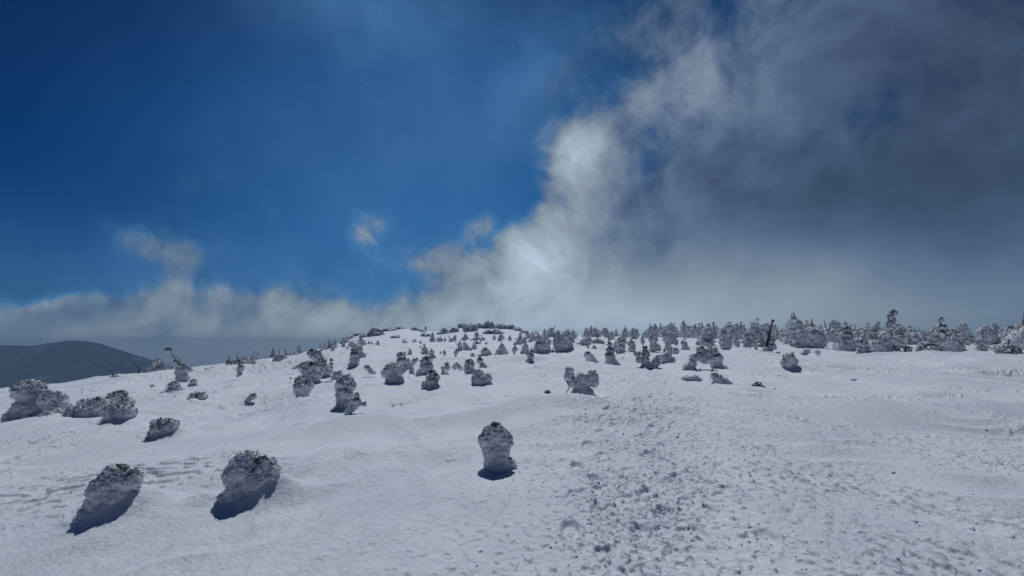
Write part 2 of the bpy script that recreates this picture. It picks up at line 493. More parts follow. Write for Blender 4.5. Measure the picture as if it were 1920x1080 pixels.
# ------------------------------------------------------------------ hand-placed snow trees
WIND = np.array([-0.75, -0.45, 0.05])
def hero(label, base, blobs, mat=None, twigs=(), needles=1.0, mound=0.5, rough=1.0, cat='snow-covered tree', name='snow_tree', sink=True, feather=1.0, nmat=None, lift=1.0, bank=()):
    bx, by = base
    hpx = by - min(b[1] - b[2] for b in blobs)
    up = 0.13 * hpx * lift
    blobs = [b for b in blobs if b[1] < by + 1] or blobs[:1]
    lo = max(blobs, key=lambda b: b[1])
    bx, by = bx * .35 + lo[0] * .65, by - up
    x, y, z = cast(bx, by)
    s = mpp(x, y, z)
    seed = int(bx * 7 + by)
    rg = random.Random(seed)
    balls = []
    def at(px, py, dy=0.0):
        # the point of the tree's own plane (depth y+dy) seen at that pixel, relative to its base
        d = px_dir(px, py); t = (y + dy) / d[1]
        return np.array([d[0] * t - x, dy, EYE + d[2] * t - z])
    rmean = 0
    for i, b in enumerate(blobs):
        px, py, r = b[:3]; dy = b[3] * r * s if len(b) > 3 else rg.uniform(-.25, .25) * r * s
        c = at(px, py, dy); R = r * s * .95
        balls.append((c[0], c[1], c[2], R, R * rg.uniform(.85, 1.05), R * rg.uniform(.9, 1.0)))
        balls.append((c[0] + rg.uniform(-.2, .2) * R, c[1] + R * 0.65, c[2] - .05 * R, R * .85, R * .9, R * .85))
        for _ in range(3):
            a = rg.uniform(0, 2 * PI); q = rg.uniform(.22, .38) * R
            balls.append((c[0] + math.cos(a) * (R - q * .75), c[1] - rg.uniform(-.4, .5) * R, c[2] + math.sin(a) * (R - q * .75), q, q, q))
        rmean += R
    rmean /= len(blobs)
    if sink:
        lo = min(balls, key=lambda q: q[2])
        lo = min(balls[::5], key=lambda q: q[2]); R = max(lo[3], .42 * rmean)
        zz = lo[2]
        while zz > -0.4 * R:
            balls.append((lo[0], lo[1], zz, R * .9, R * .9, R)); zz -= R * .5
        balls.append((lo[0], lo[1] + .2 * R, -.3 * R, R, R, R))
    vox = max(0.9 * s, 0.006)
    if y > 40: vox = 1.1 * s
    me = fuse(balls, vox)
    V = rough_up(me, rmean * .50, rmean * .32 * rough, seed % 97, .28)
    V2, N2 = get_vn(me)
    root = thing(name, label, cat, (x, y, z))
    # rime feathers grow out of the crown into the wind and hang at the edges
    rn = np.random.default_rng(seed)
    nf = int(len(V2) * 0.05 * feather)
    parts = [(V2, tri_of(me))]
    if nf > 3:
        idx = rn.choice(len(V2), nf)
        dirs = N2[idx] * .8 + rn.normal(size=(nf, 3)) * .35 + WIND * .35 + np.array([0, 0, -.25])
        parts.append(slivers(V2[idx], dirs, rn.uniform(1.2, 3.6, nf) * s, rn.uniform(.5, 1.2, nf) * s, seed))
    v, f = join(parts)
    me2 = mk_mesh('rime_crown', v, f, mat or M_RIME)
    bpy.data.meshes.remove(me)
    link('rime_crown', me2, root)
    # exposed needles: dark tufts on the upper, sunny side
    if needles > 0:
        top = V2[:, 2].max(); low = V2[:, 2].min()
        wgt = np.clip((V2[:, 2] - low) / (top - low) - .45, 0, 1) * np.clip(N2[:, 2] + .5, 0, 1)
        pn = perlin(V2[:, 0] / rmean * 1.6 + seed, V2[:, 1] / rmean * 1.6, V2[:, 2] / rmean * 1.6)
        wgt = wgt * (pn > 0.12)
        if wgt.sum() > 0:
            n = int(min(520, 6 + len(V2) * .040) * needles)
            idx = rn.choice(len(V2), n, p=wgt / wgt.sum())
            dirs = N2[idx] + rn.normal(size=(n, 3)) * .7
            v, f = slivers(V2[idx], dirs, rn.uniform(1.2, 3.6, n) * s, rn.uniform(.35, .8, n) * s, seed + 1)
            link('exposed_needles', mk_mesh('exposed_needles', v, f, nmat or M_NEEDLE, False), root)
    for tw in twigs:
        pts = [at(px, py) for (px, py) in tw[0]]
        for k in range(1, len(pts) - 1): pts[k][1] += rg.uniform(-1, 1) * s
        w = tw[1] * s
        rads = [w * (1 - .75 * i / (len(pts) - 1)) for i in range(len(pts))]
        P = [tube(pts, rads, 6)]
        # short side spurs
        for k in range(int(tw[2]) if len(tw) > 2 else 4):
            i = rg.randrange(len(pts) - 1); t = rg.random()
            p0 = pts[i] * (1 - t) + pts[i + 1] * t
            d = np.array([rg.uniform(-1, 1), rg.uniform(-1, 1), rg.uniform(-.2, .9)]) * w * rg.uniform(2, 5)
            P.append(tube([p0, p0 + d * .6, p0 + d], [w * .35, w * .25, w * .1], 4))
        v, f = join(P)
        link('bare_branch', mk_mesh('bare_branch', v, f, tw[3] if len(tw) > 3 else M_BARK), root)
    if mound:
        MOUNDS.append((x + .15 * rmean, y + rmean * 2.0, rmean * 1.7, rmean * 1.6, rmean * .55 * mound))
        MOUNDS.append((x - rmean * .6, y - rmean * 1.3, rmean * 1.5, rmean * .9, -rmean * .20 * mound))
    for (bx_, bw_, bh_) in bank: MOUNDS.append((x + bx_ * s, y + bw_ * .35 * s, bw_ * s, bw_ * 1.1 * s, bh_ * s))
    root['r'] = float(rmean)
    return root

LH = []
def H(*a, **k): LH.append((a, k))
H('massive many-lobed snow tree at the far left edge, tallest of the left slope', (60, 806),
  [(49, 733, 23), (96, 752, 22), (116, 763, 13), (57, 770, 31, .2), (29, 787, 20), (78, 788, 20), (50, 795, 18), (15, 800, 9)], rough=1.0, mound=.8)
H('long low snow-buried tree lying against the right foot of the massive left tree', (135, 801),
  [(92, 787, 17), (116, 785, 19), (142, 780, 21), (168, 773, 22), (188, 768, 20), (160, 760, 14), (182, 756, 12)], mat=M_RIMEC, mound=.15, lift=.5)
H('rough snow tree with broken top branches behind the long low buried tree', (222, 783),
  [(220, 745, 14), (234, 757, 12), (208, 755, 13), (222, 762, 14), (240, 763, 7)], needles=1.3,
  twigs=[([(226, 768), (231, 759), (236, 752)], 1.4, 5), ([(216, 745), (226, 739), (238, 742)], 1.2, 4)])
H('lumpy snow tree on a narrow tapering stem right of the long low buried tree', (190, 812),
  [(215, 777, 20), (234, 773, 15), (205, 790, 13), (196, 800, 10), (188, 807, 7)], mat=M_RIMEC, lift=.4, bank=[(42, 26, 22)])
H('low row of crusted lumps running right from the tapering-stem snow tree', (250, 803),
  [(243, 796, 9), (256, 795, 9), (268, 792, 6), (248, 790, 6)], mound=.3)
H('tilted wedge-shaped snow tree with dark crest on the left slope', (280, 832),
  [(303, 802, 19), (322, 799, 12), (290, 815, 13), (280, 826, 9), (272, 833, 6), (312, 808, 14)], lift=.4, bank=[(45, 24, 18)], needles=1.6)
H('small crumbly snow lump at the right side of the tilted wedge-shaped tree', (342, 820),
  [(334, 815, 8), (346, 814, 7), (356, 815, 4)], mound=.2)
H('leaning snow tree with dark crest in the lower left corner', (150, 995),
  [(217, 903, 33), (240, 902, 22), (190, 918, 26), (223, 925, 24), (250, 888, 10), (180, 941, 20), (166, 960, 17), (154, 976, 14), (145, 988, 10)], lift=.35, bank=[(88, 52, 46), (40, 30, 8)],
  needles=2.0, mound=.9, twigs=[([(205, 875), (222, 871), (236, 872)], 1.6, 8), ([(238, 928), (252, 922), (259, 912)], 1.6, 6), ([(254, 890), (262, 886)], 1.4, 3)])
H('big cauliflower-headed snow tree with an upright twig, second from the left in front', (425, 962),
  [(460, 876, 31), (492, 873, 20), (507, 893, 18), (445, 890, 27), (478, 898, 27), (448, 922, 27), (430, 940, 20), (418, 954, 14), (515, 882, 9)], lift=.45, bank=[(82, 46, 38), (-45, 25, 10)],
  needles=1.8, mound=.9, twigs=[([(481, 868), (480, 855), (484, 842)], 2.0, 3), ([(453, 850), (465, 845), (477, 849)], 1.6, 6), ([(500, 862), (514, 872), (524, 882)], 1.8, 8)])
H('egg-shaped snow tree standing alone in the middle foreground', (933, 889),
  [(928, 815, 24, 0), (914, 824, 18, 0), (942, 828, 21, 0), (930, 843, 27, 0), (931, 859, 25, 0), (933, 873, 25, 0), (925, 878, 18, 0), (942, 884, 22, 0), (956, 872, 13, .3), (958, 884, 12, .2)], lift=.25, rough=.8, needles=1.6, mound=.35,
  twigs=[([(918, 800), (928, 792), (940, 795)], 1.3, 6), ([(935, 797), (950, 806), (958, 818)], 1.3, 6)])
H('horned throne-shaped snow tree beside the footpath', (1083, 752),
  [(1068, 695, 8), (1067, 706, 10), (1112, 706, 11), (1090, 712, 13), (1102, 714, 12), (1078, 716, 12), (1090, 727, 16), (1084, 740, 14), (1080, 750, 10), (1104, 735, 9), (1112, 744, 6), (1118, 750, 4), (1115, 718, 8)],
  mat=M_RIMEC, rough=.8, needles=.5, mound=.7, twigs=[([(1103, 697), (1112, 698), (1120, 694)], 1.3, 6), ([(1062, 713), (1068, 726), (1060, 741)], 1.6, 7)])
H('mushroom-shaped snow tree with an overhanging left brim', (746, 740),
  [(735, 694, 15), (725, 699, 11), (748, 694, 11), (738, 708, 13), (748, 714, 10), (749, 724, 9), (747, 733, 8), (726, 714, 4), (727, 722, 2.5)], mat=M_RIMEC, rough=.8, needles=.4)
H('dome-topped snow tree with a right arm behind the mushroom-shaped tree', (764, 700),
  [(752, 668, 8), (752, 678, 9), (762, 677, 6), (768, 687, 6), (776, 679, 5), (781, 675, 4), (772, 694, 5), (756, 690, 8)], needles=.8)
H('two-humped snow tree between the mushroom-shaped tree and the pillar tree', (790, 714),
  [(799, 678, 10), (808, 673, 5), (800, 690, 13), (791, 700, 11), (785, 709, 7)], rough=.8)
H('upright pillar snow tree with dark flecks left of the winged snow tree', (810, 748),
  [(810, 702, 8), (817, 708, 8), (809, 714, 12), (811, 727, 13), (810, 740, 12), (796, 722, 6), (826, 728, 5), (796, 738, 4)], needles=1.8,
  twigs=[([(820, 722), (828, 727), (831, 733)], 1.6, 5)])
H('small rounded snow stump right of the pillar snow tree', (831, 717), [(834, 705, 8), (829, 712, 6), (843, 709, 4)])
H('knobby snow tree on a dark stem behind the winged snow tree', (883, 712),
  [(880, 683, 9), (879, 692, 10), (884, 698, 8), (881, 706, 6)], needles=1.6)
H('winged snow tree with two shoulders on a snow ridge', (905, 740),
  [(896, 702, 10), (914, 709, 9), (902, 714, 14), (903, 727, 11), (906, 736, 9), (893, 712, 9)], mat=M_RIMEC, needles=.5, mound=.9)
H('small double snow tree tucked behind the knobby tree on a dark stem', (909, 697), [(900, 677, 6), (906, 688, 7), (914, 692, 5), (899, 669, 3)])
H('small plump snow cone left of the knobby snow tree', (858, 694), [(856, 686, 5.5), (863, 690, 4), (852, 690, 4)])
H('little green-tipped snow tree beside the small plump snow cone', (838, 695), [(837, 684, 4), (839, 690, 5), (831, 691, 4)], mat=M_RIMEG,
  twigs=[([(838, 683), (838, 674)], .8, 2)])
H('rounded snow heap on the slope under the summit rocks, largest of its row', (912, 672), [(910, 660, 8), (917, 665, 6), (904, 668, 5)], needles=.6)
H('rounded snow tree with a flat shadow in front of the arched group', (568, 748),
  [(563, 716, 11), (566, 729, 15), (577, 723, 9), (567, 741, 11), (557, 724, 8)], needles=.9)
H('wide arching snow tree with a low reaching arm at the left centre', (592, 731),
  [(579, 692, 15), (580, 707, 14), (592, 702, 13), (569, 688, 9), (594, 724, 10), (609, 722, 8), (586, 715, 11), (618, 718, 5)], needles=1.2)
H('low snow arm trailing left from the wide arching tree', (556, 701), [(553, 693, 6), (560, 690, 6), (547, 697, 4)])
H('tall leaning snow tree behind the wide arching snow tree', (606, 709),
  [(585, 663, 8), (594, 668, 10), (600, 680, 11), (606, 692, 12), (604, 702, 10), (615, 697, 7)], needles=1.6)
H('thin dark spire tree right of the tall leaning snow tree', (621, 702), [(621, 698, 4), (621, 690, 3), (621, 683, 2.4), (621, 676, 2)], mat=M_RIMES, needles=3,
  twigs=[([(621, 702), (621, 688), (621, 671)], 1.3, 14)])
H('compact snow lump between the arching tree and the shaggy column tree', (630, 715), [(633, 703, 8), (628, 709, 7), (638, 705, 4)])
H('shaggy flat-topped column of rime with a stub of shadow', (641, 774),
  [(650, 714, 11), (640, 722, 12), (655, 724, 11), (644, 737, 15), (650, 740, 12), (645, 752, 14), (641, 764, 11), (634, 773, 6)], needles=1.2, rough=.8, mound=.5)
H('small dark-striped snow tree at the foot of the flat-topped column', (660, 779),
  [(659, 765, 8), (653, 773, 7), (668, 742, 5), (668, 752, 7), (665, 760, 7), (683, 758, 4), (675, 757, 5)], needles=1.6, mound=.3)
H('stout cone-shaped snow tree left of the summit slope', (662, 696), [(664, 656, 6), (664, 666, 8), (665, 676, 9), (663, 687, 11), (653, 692, 5)], rough=.7)
H('low snow lump with a tail right of the stout cone-shaped tree', (693, 701), [(688, 690, 5), (694, 696, 5), (701, 698, 3)])
H('leaning snow tree with a bare crooked top bending left on the left skyline', (340, 727),
  [(315, 658, 4.5), (310, 656, 2.5), (323, 666, 2.2), (327, 672, 3), (332, 679, 5), (340, 686, 6), (350, 690, 5), (340, 697, 11), (341, 708, 11), (342, 718, 8), (358, 694, 4)],
  needles=1.2, twigs=[([(336, 684), (326, 670), (318, 660)], 1.3, 8)])
H('squat snow tree with a blue hollow below the crooked leaning tree', (322, 744), [(325, 724, 9), (322, 735, 11), (309, 739, 7), (333, 733, 8), (300, 742, 4)], rough=.7, needles=.8)
H('small knobbly snow tree right of the crooked leaning tree', (359, 730), [(362, 717, 6), (357, 725, 5), (367, 724, 4)])
H('faceted snow boulder-like tree in the middle of the left slope', (364, 759), [(366, 747, 12), (378, 746, 9), (357, 753, 7)], rough=.8, needles=1.5)
H('little crumbling snow cone right of the faceted snow lump', (463, 756), [(473, 744, 6), (466, 749, 5), (460, 754, 3.5)], mat=M_RIMEG)
H('wide hazy snow tree on the skyline left of the crooked leaning tree', (287, 706), [(293, 681, 7), (286, 693, 9), (281, 701, 8), (300, 695, 8), (293, 702, 7)], needles=1.0)
H('round hazy snow hump on the skyline just left of the crooked leaning tree', (313, 703), [(315, 690, 9), (306, 696, 8), (322, 695, 7)], needles=.3)
H('thin bare sapling on the left skyline', (261, 703), [(262, 700, 3), (260, 702, 3)], mat=M_RIMES,
  twigs=[([(262, 702), (262, 693), (258, 685), (251, 682)], 1.2, 8)], needles=1)
H('tiny snow-plastered stub where the snow ridge meets the dark mountain', (212, 711), [(214, 707, 5), (208, 710, 4), (221, 709, 3)],
  twigs=[([(214, 706), (212, 699), (207, 694)], .8, 4)])
H('snow tree with a black pointed tip on the left skyline', (430, 700), [(430, 682, 6), (434, 690, 9), (424, 694, 7), (438, 694, 6)],
  twigs=[([(429, 684), (429, 675), (432, 667)], 1.5, 6)], needles=1.5)
H('skyline snow tree with a thin crooked twig just right of the black-tipped tree', (451, 698), [(451, 690, 6), (449, 695, 5)],
  twigs=[([(451, 690), (448, 676), (444, 669), (446, 660)], 1.2, 8)], needles=1.5)
H('snow tree with a dark spire and leaning lobes beside the footpath, its right lobe bulging', (1213, 698),
  [(1196, 664, 6), (1199, 675, 6), (1212, 664, 7), (1210, 653, 4), (1210, 676, 8), (1210, 688, 9), (1229, 680, 9), (1219, 688, 9), (1207, 695, 6), (1232, 674, 6)],
  mat=M_RIMEG, twigs=[([(1207, 668), (1207, 656), (1205, 645)], 2.0, 8)], needles=1.4)
H('cone-shaped snow tree with a black spire left of the footpath, wide skirt', (1147, 692),
  [(1142, 646, 4), (1144, 657, 7), (1144, 668, 9), (1146, 678, 11), (1153, 686, 10), (1137, 687, 8), (1163, 689, 4)],
  twigs=[([(1143, 658), (1142, 645), (1141, 632)], 1.8, 9)], rough=.7, needles=1.3)
H('blocky snow stump sloping to the right beyond the throne-shaped tree', (1110, 684), [(1103, 666, 7), (1107, 672, 8), (1113, 678, 7), (1120, 681, 4)], rough=.7, needles=.5)
H('small stacked snow tree right of the black-spired cone', (1164, 671), [(1162, 651, 7), (1163, 660, 7), (1165, 667, 5)])
H('tall narrow snow tree with a green point left of the throne-shaped tree', (991, 697), [(996, 661, 3), (995, 669, 6), (993, 680, 8), (985, 689, 6), (994, 689, 6)], mat=M_RIMEG,
  twigs=[([(995, 662), (998, 655)], 1.2, 3)], needles=.8)
H('flat dark-streaked snow heap right of the green-pointed tree', (1013, 704), [(1010, 697, 7), (1019, 698, 6), (1002, 700, 4)], needles=1.6)
H('dome-shaped dark crusted lump beyond the footpath trees', (1250, 683), [(1250, 673, 10), (1243, 670, 6), (1260, 675, 6), (1253, 665, 6)], needles=.8)
H('small ball-shaped snow tree above the dome-shaped dark lump', (1267, 669), [(1267, 658, 6), (1267, 664, 6)], rough=.7)
H('bottle-shaped snow tree left of the arched snow group', (1287, 660), [(1283, 645, 6), (1285, 653, 7), (1290, 656, 4)], rough=.7)
H('arched snow tree straddling a hollow right of the path, left of a bowed twin', (1294, 702),
  [(1302, 671, 8), (1298, 682, 8), (1287, 688, 6), (1284, 696, 5), (1299, 694, 8), (1316, 668, 10), (1325, 663, 9), (1314, 656, 7), (1322, 676, 7), (1331, 671, 7)], needles=1.2, rough=.8)
H('bowed snow tree with a long dark foot, right of the arched snow tree', (1349, 695),
  [(1338, 661, 10), (1346, 672, 10), (1343, 682, 11), (1351, 690, 8), (1360, 694, 5), (1334, 673, 8)], rough=.8, needles=.9)
H('low smooth snow hump in front of the arched snow tree', (1298, 717), [(1293, 710, 7), (1304, 711, 8), (1283, 711, 5), (1313, 713, 5)], mat=M_RIMEC, rough=.4, needles=0)
H('whale-backed snow hump with a crusted head right of the low smooth hump', (1354, 730),
  [(1341, 706, 7), (1348, 713, 10), (1357, 718, 12), (1366, 723, 9), (1344, 719, 7)], mat=M_RIMEC, rough=.5, needles=.6)
H('brown-needled dwarf pine poking out of a snow mound on the open field', (1424, 738), [(1422, 727, 9), (1412, 730, 7), (1431, 732, 7)], needles=9, mat=M_RIMES, nmat=M_BROWN, mound=.3, lift=.3,
  twigs=[([(1412, 734), (1418, 724), (1427, 724), (1433, 733)], 1.6, 12, M_BROWN), ([(1420, 735), (1424, 727), (1431, 728)], 1.5, 10, M_BROWN)])
H('dark flattened pine tuft trailing right from the brown dwarf pine', (1448, 741), [(1442, 736, 6.5), (1452, 737, 6), (1461, 739, 5)], needles=6, mat=M_RIMES, mound=.2, lift=.2)
H('helmet-shaped snow tree standing alone on the right field', (1484, 699), [(1480, 671, 10), (1477, 680, 11), (1490, 678, 7), (1494, 693, 7), (1503, 699, 5), (1478, 690, 5)], rough=.7, needles=.8)
H('low snow-capped arch with a long thin shadow right of the dead trunk', (1512, 668), [(1511, 661, 5), (1506, 664, 5), (1517, 659, 3), (1533, 660, 4)], needles=.6)
H('leaning bare black dead trunk rising from a snowy foot', (1437, 667), [(1433, 662, 7), (1436, 655, 6), (1447, 650, 8), (1447, 641, 6), (1428, 666, 5)], needles=1.0, cat='dead tree',
  twigs=[([(1434, 666), (1438, 645), (1444, 622), (1449, 598)], 3.6, 20)])
H('bell-shaped pale snow tree at the front edge of the right wood', (1582, 667), [(1586, 619, 6), (1585, 630, 10), (1585, 641, 13), (1583, 652, 15), (1583, 660, 16), (1565, 664, 6)], rough=.6, needles=.8)
H('snow-plastered tree with a dark split stem at the front edge of the right wood', (1619, 670), [(1619, 646, 7), (1620, 655, 10), (1622, 664, 11), (1608, 668, 5), (1634, 668, 5)],
  twigs=[([(1611, 671), (1611, 662), (1611, 655)], 1.6, 4)], rough=.7)
H('tallest snow tree of the right wood, stacked like a pagoda', (1668, 655), [(1676, 587, 5), (1671, 594, 4), (1674, 601, 5), (1670, 609, 6), (1672, 617, 7), (1668, 626, 9), (1669, 637, 11), (1668, 647, 12)], mat=M_RIMES, needles=2.5, rough=1.3,
  twigs=[([(1669, 655), (1670, 620), (1674, 588)], 1.5, 12)])
H('dark upright post of a broken tree beside a snow hollow in the right wood', (1697, 670), [(1703, 655, 6), (1703, 663, 7), (1699, 669, 3)], cat='broken tree',
  twigs=[([(1696, 671), (1697, 658), (1699, 644)], 2.2, 8), ([(1698, 650), (1708, 651), (1716, 655)], 1.1, 4)])
H('greenish snow tree with a dark curved log arching to its right', (1732, 669), [(1730, 655, 8), (1735, 661, 9), (1722, 665, 8), (1744, 667, 5)], mat=M_RIMEG,
  twigs=[([(1732, 650), (1741, 646), (1752, 646), (1762, 649)], 2.4, 3, M_BROWN)])
H('broad tent-shaped snow tree in the front of the right wood', (1790, 667), [(1786, 627, 8), (1784, 638, 10), (1780, 650, 12), (1796, 650, 11), (1776, 661, 11), (1792, 660, 13), (1806, 663, 9)], rough=.7, needles=1.3)
H('long low snow hump with a dark right edge in front of the right wood', (1765, 684), [(1752, 684, 5), (1764, 682, 6), (1775, 684, 4.5)], mat=M_RIMEC, rough=.4, needles=0)
H('dark low shrub at the right end of the wood, nearest the open field', (1893, 671), [(1889, 664, 8), (1897, 665, 7), (1905, 660, 7)], mat=M_RIMES, needles=3)
H('broad shelved snow tree at the right edge of the picture', (1900, 655), [(1898, 620, 9), (1903, 632, 12), (1892, 640, 12), (1910, 645, 13), (1898, 650, 12)], mat=M_RIMES, needles=1.5)
H('small crusted mound of buried twigs at the left edge below the massive tree', (38, 862), [(40, 858, 6), (30, 861, 4), (50, 861, 3)], mat=M_RIMES, needles=4, mound=.4, lift=.2,
  twigs=[([(30, 862), (40, 854), (46, 852)], 1.3, 7)])
H('low ragged snow crust left of the squat hollowed tree', (285, 727), [(285, 726, 3.5), (293, 727, 3), (275, 729, 2.5)], mound=.8)
H('half-buried twiggy shrub on the crest of the mound left of the throne-shaped tree', (1027, 740), [(1026, 737, 4), (1034, 741, 4), (1039, 745, 3)], needles=5, mat=M_RIMES, mound=.5, lift=.2,
  twigs=[([(1020, 736), (1030, 734), (1040, 744)], 1.3, 8)])
H('crusted twig clump on the left shoulder of that same snow mound', (1005, 757), [(1002, 755, 5), (1010, 753, 4), (998, 758, 3)], needles=4, mat=M_RIMES, mound=.5, lift=.2)
H('crusted shrub in the gap right of the mushroom-shaped tree', (770, 724), [(767, 716, 6), (775, 714, 4), (762, 722, 6), (778, 719, 3)], needles=3)
HEROES = [hero(*a, **k) for a, k in LH]

# named snow banks of the photo (pixel of the crest, radii in metres, height)
for (px, py, sx, sy, hh) in [(1020, 772, 1.1, 1.3, .22), (1110, 762, .8, .8, .14), (60, 815, 2.2, 1.6, .25), (1760, 690, 2.4, 1.2, .2),
                             (905, 752, .9, 1.0, .2), (870, 730, 1.6, 1.2, .2), (1340, 740, 1.6, 1.1, .12), (300, 905, 1.4, 1.0, .10),
                             (640, 800, 1.4, .9, .12), (1450, 790, 1.8, 1.2, .14), (840, 860, .6, .5, .07), (820, 880, .5, .3, -.06),
                             (130, 840, 1.5, .9, .14), (1750, 780, 3.0, 1.2, .14), (1100, 660, 4, 3, .3), (850, 655, 8, 6, .6)]:
    x, y, z = cast(px, py); MOUNDS.append((x, y, sx, sy, hh))

# ------------------------------------------------------------------ summit rocks
M_STEP = 0
def rock(px, py, rx, ry, label, group=None):
    x, y, z = cast(px, min(py + ry, 690))
    if y < 120: y_ = 165.0; x *= y_ / y; y = y_; z = float(hbase(x, y))
    s = mpp(x, y, z); seed = int(px * 3 + py)
    d = px_dir(px, py); t = y / d[1]; zc = EYE + d[2] * t
    rg = random.Random(seed)
    A, B = rx * s * 1.4, ry * s * 2.1; zc -= .45 * B
    balls = [(0, 0, 0, A * .8, A * .7, B), (rg.uniform(-.3, .3) * A, .3 * A, -.5 * B, A * .9, A * .7, B)]
    for _ in range(4):
        balls.append((rg.uniform(-.5, .5) * A, rg.uniform(-.4, .3) * A, rg.uniform(-.3, .3) * B, A * rg.uniform(.3, .6), A * .5, B * rg.uniform(.5, .85)))
    zz = min(zc, z + B * 1.2)
    me = fuse(balls, max(.14, A * .07))
    V, Nn = get_vn(me)
    q = V / (A * .55) + seed
    cell = np.floor(q[:, 2] * 2.2 + perlin(q[:, 0], q[:, 1], q[:, 2]) * .9) / 2.2
    V = V + Nn * (A * .19 * (perlin(q[:, 0] * 1.3, q[:, 1] * 1.3, cell) * 1.4 + .4 * fbm([q[:, 0] * 3, q[:, 1] * 3, q[:, 2] * 3], 3)))[:, None]
    me.vertices.foreach_set('co', V.astype(np.float32).ravel()); me.materials.clear(); me.materials.append(M_ROCK); smooth_on(me)
    me.name = 'boulder'
    o = link('boulder', me, None, (x, y, zc))
    MOUNDS.append((x, y + A * .3, A * 1.5, A * 1.2, max(0.0, (zc - B * .35) - z) * 1.0))
    tag(o, label, 'boulder', group)
    return o
for px, py, rx, ry, lb in [
    (869, 610, 9, 4, 'flat frosted slab jutting left from the main summit outcrop'),
    (882, 614, 13, 7, 'large dark wedge of rock at the left of the main summit outcrop'),
    (915, 609, 10, 6.5, 'block-shaped frosted boulder forming the highest point of the summit'),
    (897, 611, 8, 4, 'low rock between the dark wedge and the highest summit block'),
    (938, 612, 11, 4, 'long low slab just right of the highest summit block'),
    (959, 613, 8, 4, 'rounded frosted rock at the right shoulder of the summit outcrop'),
    (832, 622, 11, 4, 'low sloping slab left of the main summit outcrop'),
    (851, 619, 8, 4, 'small grey rock between the sloping slab and the main outcrop'),
    (926, 622, 16, 4, 'broad grey ledge directly below the highest summit block'),
    (948, 628, 12, 5, 'snow-streaked rock lowest on the right side of the summit outcrop'),
    (971, 617, 8, 3, 'thin rock descending right from the summit outcrop'),
    (984, 622, 6, 2.5, 'last small rock at the right end of the summit outcrop'),
    (742, 631, 8, 2.5, 'flat rock lying on the smooth snow below the left ridge crest'),
    (706, 622, 13, 7, 'dark scrubby crag on the left ridge crest'),
    (687, 628, 9, 3, 'low rock just left of the dark scrubby crag'),
    (655, 633, 11, 3, 'flat frosted ledge at the left end of the ridge crest'),
    (647, 639, 7, 4, 'lowest rock at the left end of the ridge, above the cone-shaped tree'),
    (670, 627, 6, 2.5, 'small rock between the flat ledge and the dark scrubby crag'),
    (729, 618, 10, 2.5, 'thin ledge on the crest right of the dark scrubby crag'),
    (751, 615, 8, 2, 'thin capping rock at the middle of the left ridge crest'),
    (777, 617, 6, 2.5, 'small humped rock left of the tiny walker'),
    (791, 620, 5, 2, 'small rock at the feet of the tiny walker'),
    (797, 628, 9, 2.5, 'low frosted rock on the slope below the tiny walker')]:
    rock(px, py, rx, ry, lb)

